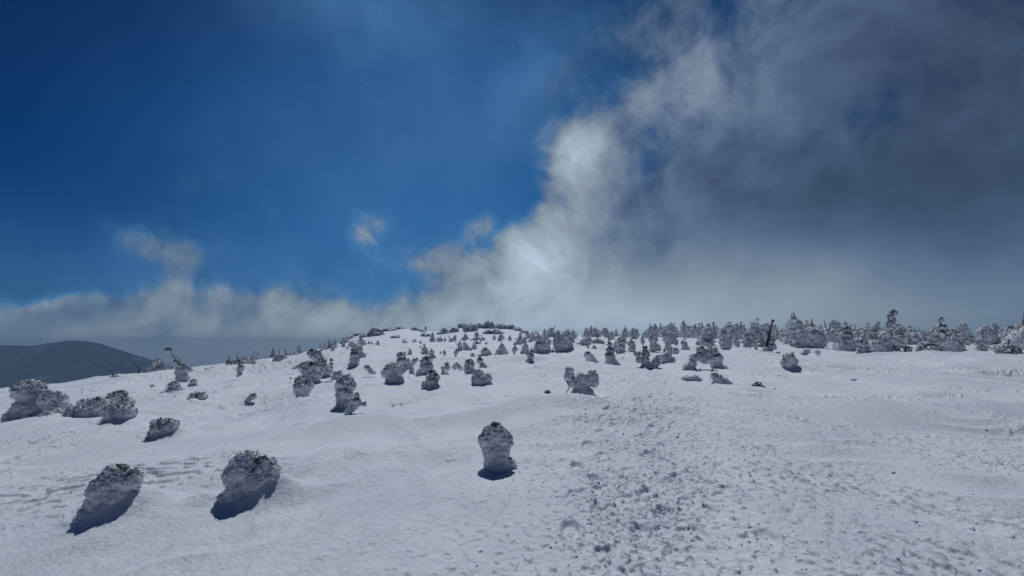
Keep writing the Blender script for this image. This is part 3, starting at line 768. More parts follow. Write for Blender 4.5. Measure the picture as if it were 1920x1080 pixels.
# ------------------------------------------------------------------ small tree kinds (each 1 m tall, reused)
def proto(kind, seed):
    rg = random.Random(seed); balls = []; trunk = []
    if kind == 'cone':
        n = rg.randint(4, 6); lean = rg.uniform(-.22, .22)
        for i in range(n):
            t = i / (n - 1); r = (.23 * (1 - t) ** .7 + .075) * rg.uniform(.75, 1.25)
            cx = lean * t + rg.uniform(-.08, .08); cy = rg.uniform(-.08, .08)
            balls.append((cx, cy, .08 + t * .84, r, r, r * .8))
            for _ in range(4):
                a = rg.uniform(0, 2 * PI); q = r * rg.uniform(.3, .55)
                balls.append((cx + math.cos(a) * r * .85, cy + math.sin(a) * r * .85, .08 + t * .84 + rg.uniform(-.05, .05), q, q, q))
        if rg.random() < .6:
            a = rg.uniform(0, 6.28); hh = rg.uniform(.35, .7)
            for t in (.0, .4, .8, 1.0): q = .15 * (1.1 - t); balls.append((math.cos(a) * .22 + lean * t, math.sin(a) * .22, t * hh, q, q, q * 1.1))
        trunk = [[(0, 0, -.1), (lean * .5, 0, .5), (lean * .9, 0, .92)], [.04, .035, .012]]
    elif kind == 'tier':
        n = rg.randint(5, 8); lean = rg.uniform(-.28, .28); h0 = rg.uniform(.06, .16)
        for i in range(n):
            t = i / (n - 1); z = h0 + t * (.96 - h0); R = (.30 * (1 - t) ** .45 + .07) * rg.uniform(.6, 1.35)
            balls.append((lean * t, 0, z, .05 + .05 * (1 - t), .05 + .05 * (1 - t), .09))
            nb = rg.randint(3, 5); a0 = rg.uniform(0, 6)
            for k in range(nb):
                a = a0 + 2 * PI * k / nb + rg.uniform(-.4, .4); Lb = R * rg.uniform(.6, 1.2)
                for j in (0.35, .65, .95):
                    q = (.042 + .030 * (1 - t)) * (1.25 - .45 * j) * rg.uniform(.8, 1.2)
                    balls.append((lean * t + math.cos(a) * Lb * j, math.sin(a) * Lb * j, z - .10 * j * j * (1 - .5 * t) + rg.uniform(-.012, .012), q, q, q * .72))
        trunk = [[(0, 0, -.15), (lean * .5, 0, .5), (lean * .9, 0, .94)], [.035, .028, .010]]
    elif kind == 'lump':
        for i in range(rg.randint(3, 5)):
            r = rg.uniform(.22, .34); balls.append((rg.uniform(-.25, .25), rg.uniform(-.2, .2), rg.uniform(.2, .62), r, r, r * .9))
        for i in range(9):
            b = rg.choice(balls[:4]) ; a = rg.uniform(0, 2 * PI); q = rg.uniform(.07, .13)
            balls.append((b[0] + math.cos(a) * b[3] * .9, b[1] + rg.uniform(-.2, .1), b[2] + math.sin(a) * b[3] * .8, q, q, q))
        balls.append((0, 0, .0, .26, .24, .25)); trunk = [[(0, 0, -.1), (.05, 0, .5), (.12, .02, .98)], [.04, .03, .015]]
    elif kind == 'stem':      # top-heavy head on a stem
        lx = rg.uniform(-.15, .15)
        for i in range(4): balls.append((lx * i * .2, 0, .05 + i * .13, .13 - .012 * i, .13, .13))
        for i in range(5):
            r = rg.uniform(.13, .21); balls.append((lx + rg.uniform(-.14, .14), rg.uniform(-.1, .1), rg.uniform(.52, .82), r, r, r * .8))
        balls.append((lx, 0, .9, .09, .09, .09)); trunk = [[(0, 0, -.1), (lx * .5, 0, .4), (lx, 0, .99)], [.045, .04, .012]]
    me = fuse(balls, .024)
    rough_up(me, .12, .075, seed)
    V2, N2 = get_vn(me); rn = np.random.default_rng(seed)
    P = [(V2, tri_of(me))]
    idx = rn.choice(len(V2), 260)
    P.append(slivers(V2[idx], N2[idx] + rn.normal(size=(260, 3)) * .5 + np.array([-.3, -.2, -.3]), rn.uniform(.03, .085, 260), rn.uniform(.010, .022, 260), seed))
    v, f = join(P)
    crown = mk_mesh('rime_crown', v, f, M_RIMES)
    v, f = tube([np.array(p) for p in trunk[0]], trunk[1], 6)
    w = np.clip(N2[:, 2] * .2 + .5, 0, 1) * (perlin(V2[:, 0] * 7 + seed, V2[:, 1] * 7, V2[:, 2] * 7) > .05)
    idx = rn.choice(len(V2), 130, p=w / w.sum())
    tr = mk_mesh('trunk', v, f, M_NEEDLE, False)
    v, f = slivers(V2[idx], N2[idx] + rn.normal(size=(130, 3)) * .7, rn.uniform(.03, .08, 130), rn.uniform(.012, .02, 130), seed + 3)
    nb = len(P[0][1]) + len(P[1][1]); P.append((v, f)); v, f = join(P)
    bpy.data.meshes.remove(crown); crown = mk_mesh('rime_crown', v, f, M_RIMES); crown.materials.append(M_NEEDLE)
    mi = np.zeros(len(crown.polygons), np.int32); mi[nb:] = 1; crown.polygons.foreach_set('material_index', mi)
    bpy.data.meshes.remove(me)
    return crown, tr
KINDS = {'cone': [proto('cone', 11 + i) for i in range(5)], 'tier': [proto('tier', 31 + i) for i in range(7)],
         'lump': [proto('lump', 51 + i) for i in range(4)], 'stem': [proto('stem', 71 + i) for i in range(4)]}
PLACED = [(o.location.x, o.location.y, 0.5) for o in HEROES]
def free(x, y, r):
    for (a, b, c) in PLACED:
        if (a - x) ** 2 + (b - y) ** 2 < (r + c) ** 2 * .30: return False
    return True
FIRST = {}
def plant(kind, i, x, y, z, h, label, group, wide=1.0):
    crown, tr = KINDS[kind][i % len(KINDS[kind])]
    root = thing('snow_tree', label, 'snow-covered tree', (x, y, z - .03 * h), group, random.uniform(0, 2 * PI))
    key = (kind, i % len(KINDS[kind]))
    if key not in FIRST:
        FIRST[key] = (link('rime_crown', crown, root), link('trunk', tr, root))
    else:
        for src in FIRST[key]:
            c = src.copy(); COL.objects.link(c); c.parent = root
    root.scale = (h * wide, h * wide, h)
    return root
COUNT = 0
FAR = []
def scatter(n, poly, hm, kinds, label, group, wide=(.85, 1.25), stuff=False, tries=40):
    """trees whose bases fall in a quad of the photo's ground, heights in metres"""
    global COUNT
    x0, x1, ytop, ybot = poly
    done = 0
    for _ in range(n * tries):
        if done >= n: break
        px = random.uniform(x0, x1); t = (px - x0) / (x1 - x0)
        ya = ytop[0] + (ytop[1] - ytop[0]) * t; yb = ybot[0] + (ybot[1] - ybot[0]) * t
        py = random.uniform(ya, yb)
        x, y, z = cast(px, py)
        h = random.uniform(*hm) * random.choice((.55, .75, .9, 1, 1, 1.15, 1.3))
        if not free(x, y, h * .33): continue
        PLACED.append((x, y, h * .33))
        kd = random.choice(kinds); i = random.randrange(8); w = random.uniform(*wide)
        if stuff: FAR.append((kd, i, x, y, z, h, w))
        else: TODO.append((px, py, h, kd, plant(kd, i, x, y, z, h, label, group, w))); COUNT += 1
        done += 1
    return done
C, T, LU, S_ = 'cone', 'tier', 'lump', 'stem'
# right wood, front ranks first
LAND = [(1437, 'the leaning dead trunk'), (1484, 'the lone helmet-shaped tree'), (1582, 'the bell-shaped pale tree'), (1619, 'the tree with the split stem'), (1671, 'the tall pagoda-like tree'),
        (1697, 'the dark broken post'), (1745, 'the curved log'), (1790, 'the tent-shaped tree'), (1893, 'the shrub at the right edge'),
        (1349, 'the bowed snow tree'), (1310, 'the arched snow tree'), (1267, 'the ball-shaped tree'), (1213, 'the dark-spired lobed tree'), (1147, 'the black-spired cone'),
        (1090, 'the throne-shaped tree'), (1013, 'the dark-streaked heap'), (991, 'the green-pointed tree'), (960, 'the right end of the summit outcrop'), (915, 'the highest summit block'), (869, 'the left slab of the summit'),
        (797, 'the tiny walker'), (750, 'the middle of the left ridge'), (706, 'the dark scrubby crag'), (662, 'the stout cone-shaped tree'), (600, 'the tall leaning tree'), (550, 'the low trailing snow arm'),
        (451, 'the crooked-twig tree'), (430, 'the black-tipped tree'), (340, 'the crooked leaning tree')]
ORD = ['nearest', 'second', 'third', 'fourth', 'fifth', 'sixth', 'seventh', 'eighth', 'ninth', 'tenth', 'eleventh', 'twelfth', 'thirteenth', 'fourteenth']
SHAPE = {'cone': 'slim frosted fir', 'tier': 'ragged tiered frosted fir', 'lump': 'squat lumpy snow tree', 'stem': 'top-heavy snow tree'}
TODO = []
C, T, LU, S_ = 'cone', 'tier', 'lump', 'stem'
scatter(14, (1540, 1920, (655, 663), (664, 672)), (1.0, 1.7), [T, LU, LU, S_], 'front', 'firs in the front rank of the right wood', (.9, 1.3))
scatter(38, (1470, 1920, (641, 650), (655, 664)), (1.3, 2.2), [T, T, LU, C, S_], 'middle', 'firs in the middle of the right wood', (.8, 1.15))
scatter(24, (1300, 1500, (634, 636), (648, 653)), (1.1, 1.9), [T, LU, C, S_], 'wood', 'firs left of the dead trunk', (.8, 1.15))
scatter(36, (1050, 1310, (632, 632), (643, 650)), (.8, 1.5), [T, C, C, S_, LU], 'flat', 'small firs beyond the black-spired trees', (.8, 1.1))
scatter(46, (1000, 1420, (646, 650), (664, 674)), (.45, 1.15), [C, C, LU, S_], 'near', 'lumpy trees beyond the footpath trees', (.8, 1.1))
scatter(44, (810, 1020, (641, 641), (657, 657)), (.7, 1.3), [C, C, C, T], 'slope', 'conical trees below the summit rocks', (.65, .95))
scatter(30, (660, 1010, (656, 658), (672, 678)), (.35, .85), [C, C, S_], 'open slope', 'snow cones on the open slope', (.7, 1.0))
scatter(17, (640, 800, (649, 648), (662, 660)), (.7, 1.4), [T, C, C], 'ridge', 'firs under the left ridge crest', (.8, 1.1))
scatter(18, (530, 660, (667, 655), (675, 664)), (.6, 1.3), [T, C, C], 'left skyline', 'firs on the left skyline near the ridge', (.65, 1.0))
scatter(16, (440, 560, (684, 668), (692, 680)), (.5, 1.1), [T, T, LU], 'left skyline', 'wispy trees on the left skyline', (.75, 1.1))
scatter(8, (350, 425, (700, 694), (704, 698)), (.15, .4), [LU, LU, C], 'left skyline', 'low lumps on the left skyline')
scatter(10, (380, 760, (712, 680), (760, 720)), (.07, .16), [LU, C], 'left slope', 'tiny snow knobs')
seen = {}
for (px, py, h, kd, root) in sorted(TODO, key=lambda q: q[0]):
    lx, nm = min(LAND, key=lambda q: abs(q[0] - px)); seen.setdefault((lx, px > lx, kd, h > 1.2), []).append((abs(px - lx), root, nm))
for (lx, right, kd, tall), L_ in seen.items():
    for k, (d_, root, nm) in enumerate(sorted(L_, key=lambda q: q[0])):
        root['label'] = '%s%s, %s %s of %s' % ('tall ' if tall else 'small ', SHAPE[kd], ORD[min(k, 13)], 'right' if right else 'left', nm)
# far ranks nobody could count
scatter(55, (1010, 1250, (631, 631), (636, 638)), (1.0, 1.9), [T, C, LU], '', '', (.7, 1.0), True)
scatter(110, (1230, 1500, (630, 632), (637, 642)), (1.4, 2.5), [T, C, LU], '', '', (.75, 1.05), True)
scatter(150, (1440, 1990, (634, 644), (644, 652)), (1.5, 2.6), [T, T, C, LU, S_], '', '', (.75, 1.05), True)
scatter(40, (1920, 2300, (652, 660), (668, 680)), (1.6, 2.6), [T, C, LU], '', '', (.7, 1.0), True)
parts = []; fm = []
for (kd, i, x, y, z, h, w) in FAR:
    crown, tr = KINDS[kd][i % len(KINDS[kd])]
    for k, me in enumerate((crown, tr)):
        V, _n = get_vn(me); f = tri_of(me)
        a = random.uniform(0, 6.28); ca, sa = math.cos(a), math.sin(a)
        Vr = np.stack([(V[:, 0] * ca - V[:, 1] * sa) * h * w + x, (V[:, 0] * sa + V[:, 1] * ca) * h * w + y, V[:, 2] * h + z - .05 * h], 1)
        parts.append((Vr, f)); fm.append(np.full(len(f), k))
v, f = join(parts); me = mk_mesh('far_wood', v, f, M_RIMES); me.materials.append(M_NEEDLE)
me.polygons.foreach_set('material_index', np.concatenate(fm).astype(np.int32)[:len(me.polygons)])
tag(link('far_wood', me), 'far ranks of frosted firs massed along the right skyline', 'wood', kind='stuff')

# ------------------------------------------------------------------ the snow itself
DEBRIS = [(o.location.x, o.location.y, o['r']) for o in HEROES if o['r'] > 0 and math.hypot(o.location.x, o.location.y) < 38]
for o in HEROES: del o['r']
def st(x, a, b):
    t = np.clip((x - a) / (b - a), 0, 1); return t * t * (3 - 2 * t)
def path_mask(X, Y):
    c = np.interp(Y, [0, 3.5, 7.4, 18, 40, 90], [.9, 1.0, 1.75, 4.2, 9.0, 20.0])
    hw = np.interp(Y, [0, 3.5, 7.4, 18, 60], [.70, .70, .78, .9, 1.5])
    return c, hw
def prints(X, Y):
    # separate boot prints, three walkers' lanes
    d = np.zeros_like(X); rg = random.Random(3); near = Y < 24
    xs, ys = X[near].ravel(), Y[near].ravel(); dn = np.zeros_like(xs)
    order = np.argsort(ys); ys_s = ys[order]; xs_s = xs[order]; ds = np.zeros_like(xs_s)
    for lane, (off, st0) in enumerate(((-.45, .42), (.05, .40), (.50, .45))):
        y = 3.2 + .13 * lane; k = 0
        while y < 22:
            c = float(np.interp(y, [0, 3.5, 7.4, 18, 40], [.9, 1.0, 1.75, 4.2, 9.0])) + off * (1 + .02 * y) + .12 * math.sin(y * .9 + lane * 2)
            px_ = c + (.10 if k % 2 else -.10) + rg.uniform(-.04, .04); ang = rg.uniform(-.25, .25) + .2
            i0, i1 = np.searchsorted(ys_s, y - .4), np.searchsorted(ys_s, y + .4)
            dx, dy = xs_s[i0:i1] - px_, ys_s[i0:i1] - y
            u = (dx * math.cos(ang) - dy * math.sin(ang)) / .075; v = (dy * math.cos(ang) + dx * math.sin(ang)) / .16
            q = np.sqrt(u * u + v * v)
            dep = rg.uniform(.010, .034)
            ds[i0:i1] += -dep * (1 - st(q, .75, 1.05)) + dep * .45 * np.exp(-((q - 1.25) / .22) ** 2)
            y += st0 * rg.uniform(.75, 1.15) * (1 + .01 * y); k += 1
    dn[order] = ds; d[near] = dn
    return d
def snow_detail(X, Y):
    R = np.hypot(X, Y)
    near = np.clip((26 - R) / 16, 0, 1)
    d = 0
    # long wind drifts and the small ridges on them, running with the view
    d = d + .035 * (1 - np.abs(perlin(X / 1.3 + .1 * Y, Y / 5.0 + 2)) * 2.2) * np.clip((90 - R) / 40, 0, 1) * np.clip(R / 5, .3, 1)
    # slanting drifts: crests fan out from the ridge to both sides
    sd = np.where(X > .18 * Y, -1.0, 1.0) * np.clip(np.abs(X - .18 * Y) / (1.0 + .1 * Y), 0, 1)
    for lam, am, r0 in ((.9, .045, 3.0), (2.6, .17, 7.0), (6.5, .42, 16.0)):
        a_ = (Y - sd * .55 * X) / lam; b_ = (X * .9 + sd * .4 * Y) / (lam * 4.5)
        nn = perlin(a_ + .6 * perlin(X / lam / 1.5, Y / lam / 1.5), b_ + lam)
        fade = np.clip((R - r0 * .5) / r0, 0, 1) * np.clip((16 * r0 + 10 - R) / (8 * r0), 0, 1)
        d = d + am * fade * (.7 - np.abs(nn) * 2.0) * st(perlin(X / lam / 3 + 31, Y / lam / 4), -.25, .25)
    patch = np.clip(perlin(X / 2.6 + 4, Y / 4.3) * 1.6 + .45, 0, 1)
    n1 = perlin(X / .34 + .25 * Y, Y / 1.25); n2 = perlin(X / .13, Y / .42)
    d = d + patch * (.020 * (1 - np.abs(n1) * 1.8) + .009 * n2) * np.clip((60 - R) / 30, 0, 1)
    # crust edges: thin plates with a steep side towards the viewer
    wx = .5 * perlin(X / .7 + 3, Y / .7); wy = .5 * perlin(X / .7, Y / .7 + 9)
    n3 = perlin((X + .6 * Y) / .33 + wx + 2, (Y - .4 * X) / .60 + wy) + .6 * perlin((X - .3 * Y) / .12 + wx, Y / .15 + wy) + .35 * perlin(X / .05, Y / .06)
    gate = st(perlin(X / 1.9 + 11, Y / 2.4), .02, .35)
    for (hx_, hy_, hr_) in DEBRIS:
        dd = ((X - hx_) / (2.6 * hr_)) ** 2 + ((Y - hy_ - hr_) / (2.4 * hr_)) ** 2
        gate = np.maximum(gate, np.exp(-dd ** 2) * .9)
    d = d + gate * .024 * st(n3, .25, .55) * np.clip((75 - R) / 30, 0, 1) * np.clip(R / 8 - .35, .18, 2.4)
    # rough sastrugi field at the lower right
    mr = np.clip((X - 1.0 - .10 * Y) / 1.2, 0, 1) * np.clip((17 - R) / 5, 0, 1)
    mr = mr * np.clip(perlin(X / 1.1 + .4 * Y, Y / 1.6 + 8) * 2.2 + .45, 0, 1)
    u, v_ = X * .80 + Y * .30, Y * .8 - X * .50
    k1 = perlin(u / .060, v_ / .34) + .45 * perlin(u / .028, v_ / .10) ; k2 = perlin(u / .05 + 7, v_ / .10)
    d = d + mr * (.020 * st(k1, .26, .50) + .009 * st(k2, .28, .5) + .010 * k1)
    # trodden footpath
    c, hw = path_mask(X, Y)
    q = (X - c + .25 * perlin(Y / 1.4, X * 0 + .5)) / hw
    mp_ = np.exp(-q ** 4) * np.clip((34 - Y) / 14, 0, 1) * (Y > -5)
    lane = np.exp(-((np.abs(q) - .42) / .30) ** 2)
    w1 = worley(X / .17 + .3 * perlin(X / .1, Y / .1), Y / .20)
    pt = np.clip(perlin(X / .6, Y / .8 + 3) * 1.3 + .75, 0, 1)
    n5 = perlin(X / .075, Y / .060) + .5 * perlin(X / .033, Y / .028)
    d = d + mp_ * pt * .6 * (.020 * st(.62 - w1, .05, .30) * (.2 + .8 * lane) * st(perlin(X / .35 + 8, Y / .5), -.15, .3) * 1.5 + .024 * st(n5, .18, .45) + .012 * n5) - mp_ * .02
    if X.size > 100000: d = d + prints(X, Y)
    # smoother skirts either side with crumbs
    m2 = np.exp(-((X - c) / (hw * 2.6)) ** 2) * near
    d = d + m2 * .016 * st(k2, .30, .5) + m2 * .008 * perlin(X / .09, Y / .07)
    # scuffed snow between the two nearest left trees
    ml = np.exp(-(((X + 4.3) / 1.5) ** 2 + ((Y - 5.9) / .9) ** 2))
    d = d + ml * .035 * st(perlin(X / .20 + .3 * Y, Y / .13), .1, .3)
    # thin ski-pole scratch before the egg-shaped tree
    sx = .02 + np.interp(Y, [3.5, 6.0], [-.22, .06]);
    d = d - .014 * np.exp(-((X - sx - .02 * np.sin(Y * 7)) / .016) ** 2) * (Y > 4.2) * (Y < 5.9)
    d = d + near * (.004 * perlin(X / .06, Y / .09) + .003 * perlin(X / .03, Y / .03))
    return d
TH = np.concatenate([np.linspace(-PI, -1.02, 90, endpoint=False), np.arctan(np.linspace(-1.63, -1.06, 60, endpoint=False)),
                     np.arctan(np.linspace(-1.06, 1.06, 1300)), np.arctan(np.linspace(1.065, 1.63, 60)), np.linspace(1.03, PI, 90)])
TH = np.unique(np.round(TH, 6)); TH = TH[:-1] if abs(TH[-1] - PI) < 1e-4 else TH
RR = np.concatenate([np.geomspace(.6, 3.4, 60, endpoint=False), np.geomspace(3.4, 12, 620, endpoint=False), np.geomspace(12, 60, 420, endpoint=False), np.geomspace(60, 320, 200, endpoint=False), np.geomspace(320, 7700, 66)])
TG, RG = np.meshgrid(TH, RR)
X, Y = RG * np.sin(TG), RG * np.cos(TG)
Z = hground(X, Y)
nearm = RR < 92
Z[nearm] += snow_detail(X[nearm], Y[nearm])
nr, nt = X.shape
V = np.stack([X, Y, Z], -1).reshape(-1, 3)
V = np.vstack([V, [[0, 0, float(hground(np.array([0.0]), np.array([0.01]))[0])]]])
ii, jj = np.meshgrid(np.arange(nr - 1), np.arange(nt), indexing='ij'); j2 = (jj + 1) % nt
Q = np.stack([ii * nt + jj, (ii + 1) * nt + jj, (ii + 1) * nt + j2, ii * nt + j2], -1).reshape(-1, 4)
me = mk_mesh('snowfield', V, Q, M_SNOW)
tag(link('snowfield', me), 'wind-crusted snowfield with a trodden footpath', kind='structure')

# loose crumbs of snow kicked up along the path and over the rough field
def crumbs():
    rn = np.random.default_rng(5); P = []
    n = 2000
    Yc = rn.uniform(3.3, 16, n) ** 1.0; pxc = np.interp(Yc, [3.5, 7.4, 18], [1.0, 1.75, 4.2])
    Xc = pxc + rn.normal(size=n) * .55
    m = rn.random(n) < .28; Xc[m] = rn.uniform(.5, 9, m.sum()); Yc[m] = rn.uniform(3.3, 9, m.sum())
    sz = rn.gamma(1.6, .0042, n) + .003
    Zc = hground(Xc, Yc) + snow_detail(Xc, Yc)
    bv, bf = ICO1
    for k in range(n):
        v = bv * (1 + .35 * rn.normal(size=(len(bv), 1)).clip(-1, 1)) * np.array([1, rn.uniform(.6, 1), rn.uniform(.5, .8)]) * sz[k]
        a = rn.uniform(0, 6.28); c, s = math.cos(a), math.sin(a)
        v = np.stack([v[:, 0] * c - v[:, 1] * s + Xc[k], v[:, 0] * s + v[:, 1] * c + Yc[k], v[:, 2] + Zc[k] + sz[k] * .2], 1)
        P.append((v, bf))
    v, f = join(P)
    tag(link('snow_crumbs', mk_mesh('snow_crumbs', v, f, M_CLOD, False)), 'loose crumbs of snow scattered along the footpath', 'snow crumbs', kind='stuff')
crumbs()
def clod(px, py, rx, rz, label, mat=M_CLOD):
    x, y, z = cast(px, py); z = float(hground(np.array([x]), np.array([y]))[0]); s = mpp(x, y, z); A, B = rx * s, rz * s
    rg = random.Random(int(px + py)); balls = [(0, 0, 0, A * .8, A * .5, B)]
    for _ in range(5): balls.append((rg.uniform(-.7, .7) * A, rg.uniform(-.4, .4) * A, rg.uniform(-.2, .3) * B, A * rg.uniform(.2, .4), A * .35, B * .6))
    me = fuse(balls, max(.004, A * .06)); rough_up(me, A * .4, A * .14, int(px) % 50)
    me.materials.clear(); me.materials.append(mat); smooth_on(me); me.name = 'snow_chunk'
    tag(link('snow_chunk', me, None, (x, y, z + B * .25)), label, 'snow chunk')
for a in [(1432, 948, 16, 7, 'largest dark-sided snow chunk right of the footpath'),
          (1330, 927, 8, 5, 'fist-sized snow chunk left of the largest chunk'), (1336, 915, 6, 4, 'small snow chunk just above the fist-sized one'),
          (962, 1037, 8, 5, 'snow chunk at the bottom edge below the egg-shaped tree'), (1616, 819, 8, 2.6, 'thin flat flake of snow crust alone on the right field'),
          (726, 867, 3.5, 2.2, 'tiny snow nub left of the egg-shaped tree'), (712, 959, 4, 2.2, 'tiny snow nub on the smooth snow at the lower centre'),
          (268, 1021, 11, 4, 'elongated snow chunk at the bottom left between the two nearest trees'), (45, 1043, 9, 3.5, 'elongated snow chunk in the lower left corner'),
          (737, 761, 4, 2.5, 'small round snow chunk in front of the mushroom-shaped tree'), (752, 759, 3, 2, 'smaller snow chunk beside the round one before the mushroom-shaped tree'),
          (1137, 752, 5, 2.5, 'dark snow chunk right of the throne-shaped tree foot'), (1602, 712, 8, 2, 'flat crust of snow with a dark edge before the right wood'),
          (1820, 1068, 16, 4, 'long crust edge in the lower right corner'), (1188, 1006, 9, 5, 'broken snow chunk in the middle of the footpath at the bottom'), (1245, 965, 7, 5, 'crumbly snow chunk on the footpath above the broken one')]:
    clod(*a)

# ------------------------------------------------------------------ far mountain on the left
def mountain():
    xs = np.linspace(-7600, -400, 330); ys = np.linspace(2500, 6500, 170)
    XX, YY = np.meshgrid(xs, ys)
    # skyline of the photo: column -> row, ridge line 4200 m away
    cx = [-900, -200, 0, 60, 100, 150, 200, 260, 320, 380, 460, 700]
    cy = [690, 655, 646, 648, 641, 637, 643, 661, 682, 700, 722, 800]
    u = np.array([(c - 960) / F for c in cx]) ; s = np.array([sl_of(r) for r in cy])
    U = XX / 4200.0
    crest = np.interp(U, u, s) * 4200 + EYE
    k = np.exp(-0.5 * (np.arange(-6, 7) / 2.5) ** 2); k /= k.sum()
    crest = np.apply_along_axis(lambda r: np.convolve(np.pad(r, 6, mode='edge'), k, 'valid'), 1, crest)
    dy = np.abs(YY - 4200 - 120 * perlin(XX / 900, YY * 0 + 3))
    Zm = crest - dy * .42 - 60 * np.abs(perlin(XX / 420, YY / 700)) * np.clip(dy / 300, 0, 1) - 22 * fbm([XX / 160, YY / 160], 3) * np.clip(dy / 200, 0, 1)
    Zm = np.maximum(Zm, VALLEY - 60 + 0 * Zm)
    V = np.stack([XX, YY, Zm], -1).reshape(-1, 3); nr, nt = XX.shape
    ii, jj = np.meshgrid(np.arange(nr - 1), np.arange(nt - 1), indexing='ij')
    Q = np.stack([ii * nt + jj, ii * nt + jj + 1, (ii + 1) * nt + jj + 1, (ii + 1) * nt + jj], -1).reshape(-1, 4)
    m, N, p = new_mat('wooded_mountain')
    tc = N.add('ShaderNodeTexCoord')
    n = N.noise(tc.outputs['Object'], .045, 6, .75); n2 = N.noise(tc.outputs['Object'], .0022, 5, .6)
    f = N.m('ADD', n.outputs[0], N.m('MULTIPLY', N.m('SUBTRACT', n2.outputs[0], .5), .5))
    N.l.new(N.mixc(N.sstep(f, .54, .66), (.012, .026, .048, 1), (.26, .31, .38, 1)), p.inputs['Base Color'])
    p.inputs['Roughness'].default_value = .95; p.inputs['Specular IOR Level'].default_value = 0.0
    bumps(N, p, tc.outputs['Object'], [(.03, 6, .7, 14, .8)])
    tag(link('mountain', mk_mesh('mountain', V, Q, m)), 'dark wooded mountain across the valley', kind='structure')
mountain()

# ------------------------------------------------------------------ tiny walker on the ridge
def walker():
    x, y, z = cast(798, 622); y = min(y, 186); 
    d = px_dir(798, 622); x = d[0] / d[1] * y
    z = float(hground(np.array([x]), np.array([y]))[0])
    root = thing('person', 'person in dark clothes walking on the ridge crest left of the summit rocks', 'person', (x, y, z), rz=rad(35))
    J = [(0, 0, .95), (0, 0, 1.2), (0, -.02, 1.42), (0, -.03, 1.53), (0, -.05, 1.66), (0, -.05, 1.76),
         (.10, 0, .90), (.13, -.22, .52), (.13, -.18, .10), (.13, -.32, .04),
         (-.10, 0, .90), (-.13, .12, .50), (-.13, .34, .14), (-.13, .24, .04),
         (.20, 0, 1.40), (.26, .16, 1.14), (.26, .02, .92), (.26, -.06, .86),
         (-.20, 0, 1.40), (-.27, -.12, 1.14), (-.25, -.34, 1.02), (-.25, -.42, 1.02)]
    Rr = [.16, .17, .16, .07, .11, .08, .11, .075, .06, .045, .11, .075, .06, .045, .08, .06, .045, .04, .08, .06, .045, .04]
    E = [(0, 1), (1, 2), (2, 3), (3, 4), (4, 5), (0, 6), (6, 7), (7, 8), (8, 9), (0, 10), (10, 11), (11, 12), (12, 13), (2, 14), (14, 15), (15, 16), (16, 17), (2, 18), (18, 19), (19, 20), (20, 21)]
    me = bpy.data.meshes.new('t'); me.from_pydata(J, E, [])
    ob = bpy.data.objects.new('t', me); COL.objects.link(ob)
    ob.modifiers.new('s', 'SKIN')
    for v, r in zip(me.skin_vertices[0].data, Rr): v.radius = (r, r)
    me.skin_vertices[0].data[0].use_root = True
    sb = ob.modifiers.new('b', 'SUBSURF'); sb.levels = 1; sb.render_levels = 1
    dg = bpy.context.evaluated_depsgraph_get(); dg.update()
    m2 = bpy.data.meshes.new_from_object(ob.evaluated_get(dg)); bpy.data.objects.remove(ob)
    m2.materials.clear(); m2.materials.append(mat_plain('dark_outdoor_clothes', (.012, .014, .02), (.03, .03, .04), 12))
    m2.name = 'body'; link('body', m2, root)
    v, f = join([(ICO2[0] * (.125, .125, .09) + (0, -.05, 1.74), ICO2[1])])
    link('cap', mk_mesh('cap', v, f, M_NEEDLE), root)
walker()

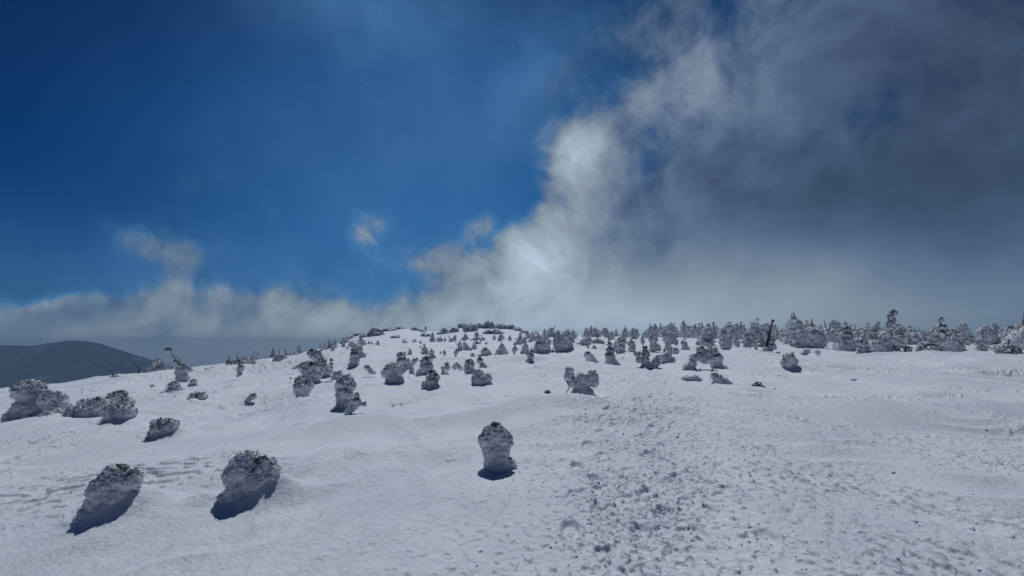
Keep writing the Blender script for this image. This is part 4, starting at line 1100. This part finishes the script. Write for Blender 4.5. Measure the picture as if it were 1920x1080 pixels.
# ------------------------------------------------------------------ ice crystals drifting in the air
def crystals():
    m, N, p = new_mat('ice_crystal'); p.inputs['Base Color'].default_value = (.85, .9, .95, 1); p.inputs['Roughness'].default_value = .3
    bv, bf = ICO1; src = None
    me = mk_mesh('ice_crystal', np.vstack([bv * (1, .3, .25), bv * (.25, .3, 1)]), np.vstack([bf, bf + len(bv)]), m, False)
    LB = ['faint ice crystal speck at the very top middle of the sky', 'bright ice crystal right of the top middle, beside the cloud', 'small ice crystal left of the topmost speck', 'bright ice crystal in the upper middle of the blue', 'bright ice crystal farthest left in the open blue', 'ice crystal alone at the centre of the open blue', 'lowest ice crystal, just above the thin wisps', 'ice crystal nearest the left edge of the big cloud', 'faint ice crystal left of the one nearest the cloud', 'faint ice crystal high above the farthest left bright one', 'faint ice crystal directly below the one nearest the cloud', 'faint ice crystal between the central one and the cloud']
    for q_, (px, py, r) in enumerate([(920, 22, 1.6), (962, 86, 2.2), (750, 118, 1.1), (676, 163, 2.2), (458, 255, 2.0), (738, 263, 1.4), (648, 388, 1.2), (931, 194, 1.2), (836, 206, 1.0), (490, 135, .9), (905, 295, 1.0), (803, 228, .9)]):
        d = px_dir(px, py); t = 3.2 + (px % 7) * .25
        if src is None: o = src = link('ice_crystal', me)
        else: o = src.copy(); COL.objects.link(o)
        o.location = (d[0] * t, d[1] * t, EYE + d[2] * t)
        s = r * .72 * t / F; o.scale = (s, s, s); o.rotation_euler = (px, py, r)
        tag(o, LB[q_], 'ice crystal', 'ice crystals drifting in the sky')
crystals()

# ------------------------------------------------------------------ haze
def haze():
    m = bpy.data.materials.new('haze'); m.use_nodes = True; N = NT(m.node_tree); N.n.clear()
    pv = N.add('ShaderNodeVolumePrincipled'); pv.inputs['Color'].default_value = (.42, .62, .90, 1); pv.inputs['Density'].default_value = HAZE
    o = N.add('ShaderNodeOutputMaterial'); N.l.new(pv.outputs[0], o.inputs['Volume'])
    a = 7900.0; z0, z1 = VALLEY - 90, 75.0
    v = [(sx * a, sy * a, z) for z in (z0, z1) for sx, sy in ((-1, -1), (1, -1), (1, 1), (-1, 1))]
    f = [(0, 3, 2, 1), (4, 5, 6, 7), (0, 1, 5, 4), (1, 2, 6, 5), (2, 3, 7, 6), (3, 0, 4, 7)]
    tag(link('haze', mk_mesh('haze', v, f, m, False)), 'thin cold haze in the air', kind='stuff')
HAZE = 0.00014
haze()
print('trees', len(HEROES), COUNT, 'far', len(FAR), 'verts', sum(len(m.vertices) for m in bpy.data.meshes))
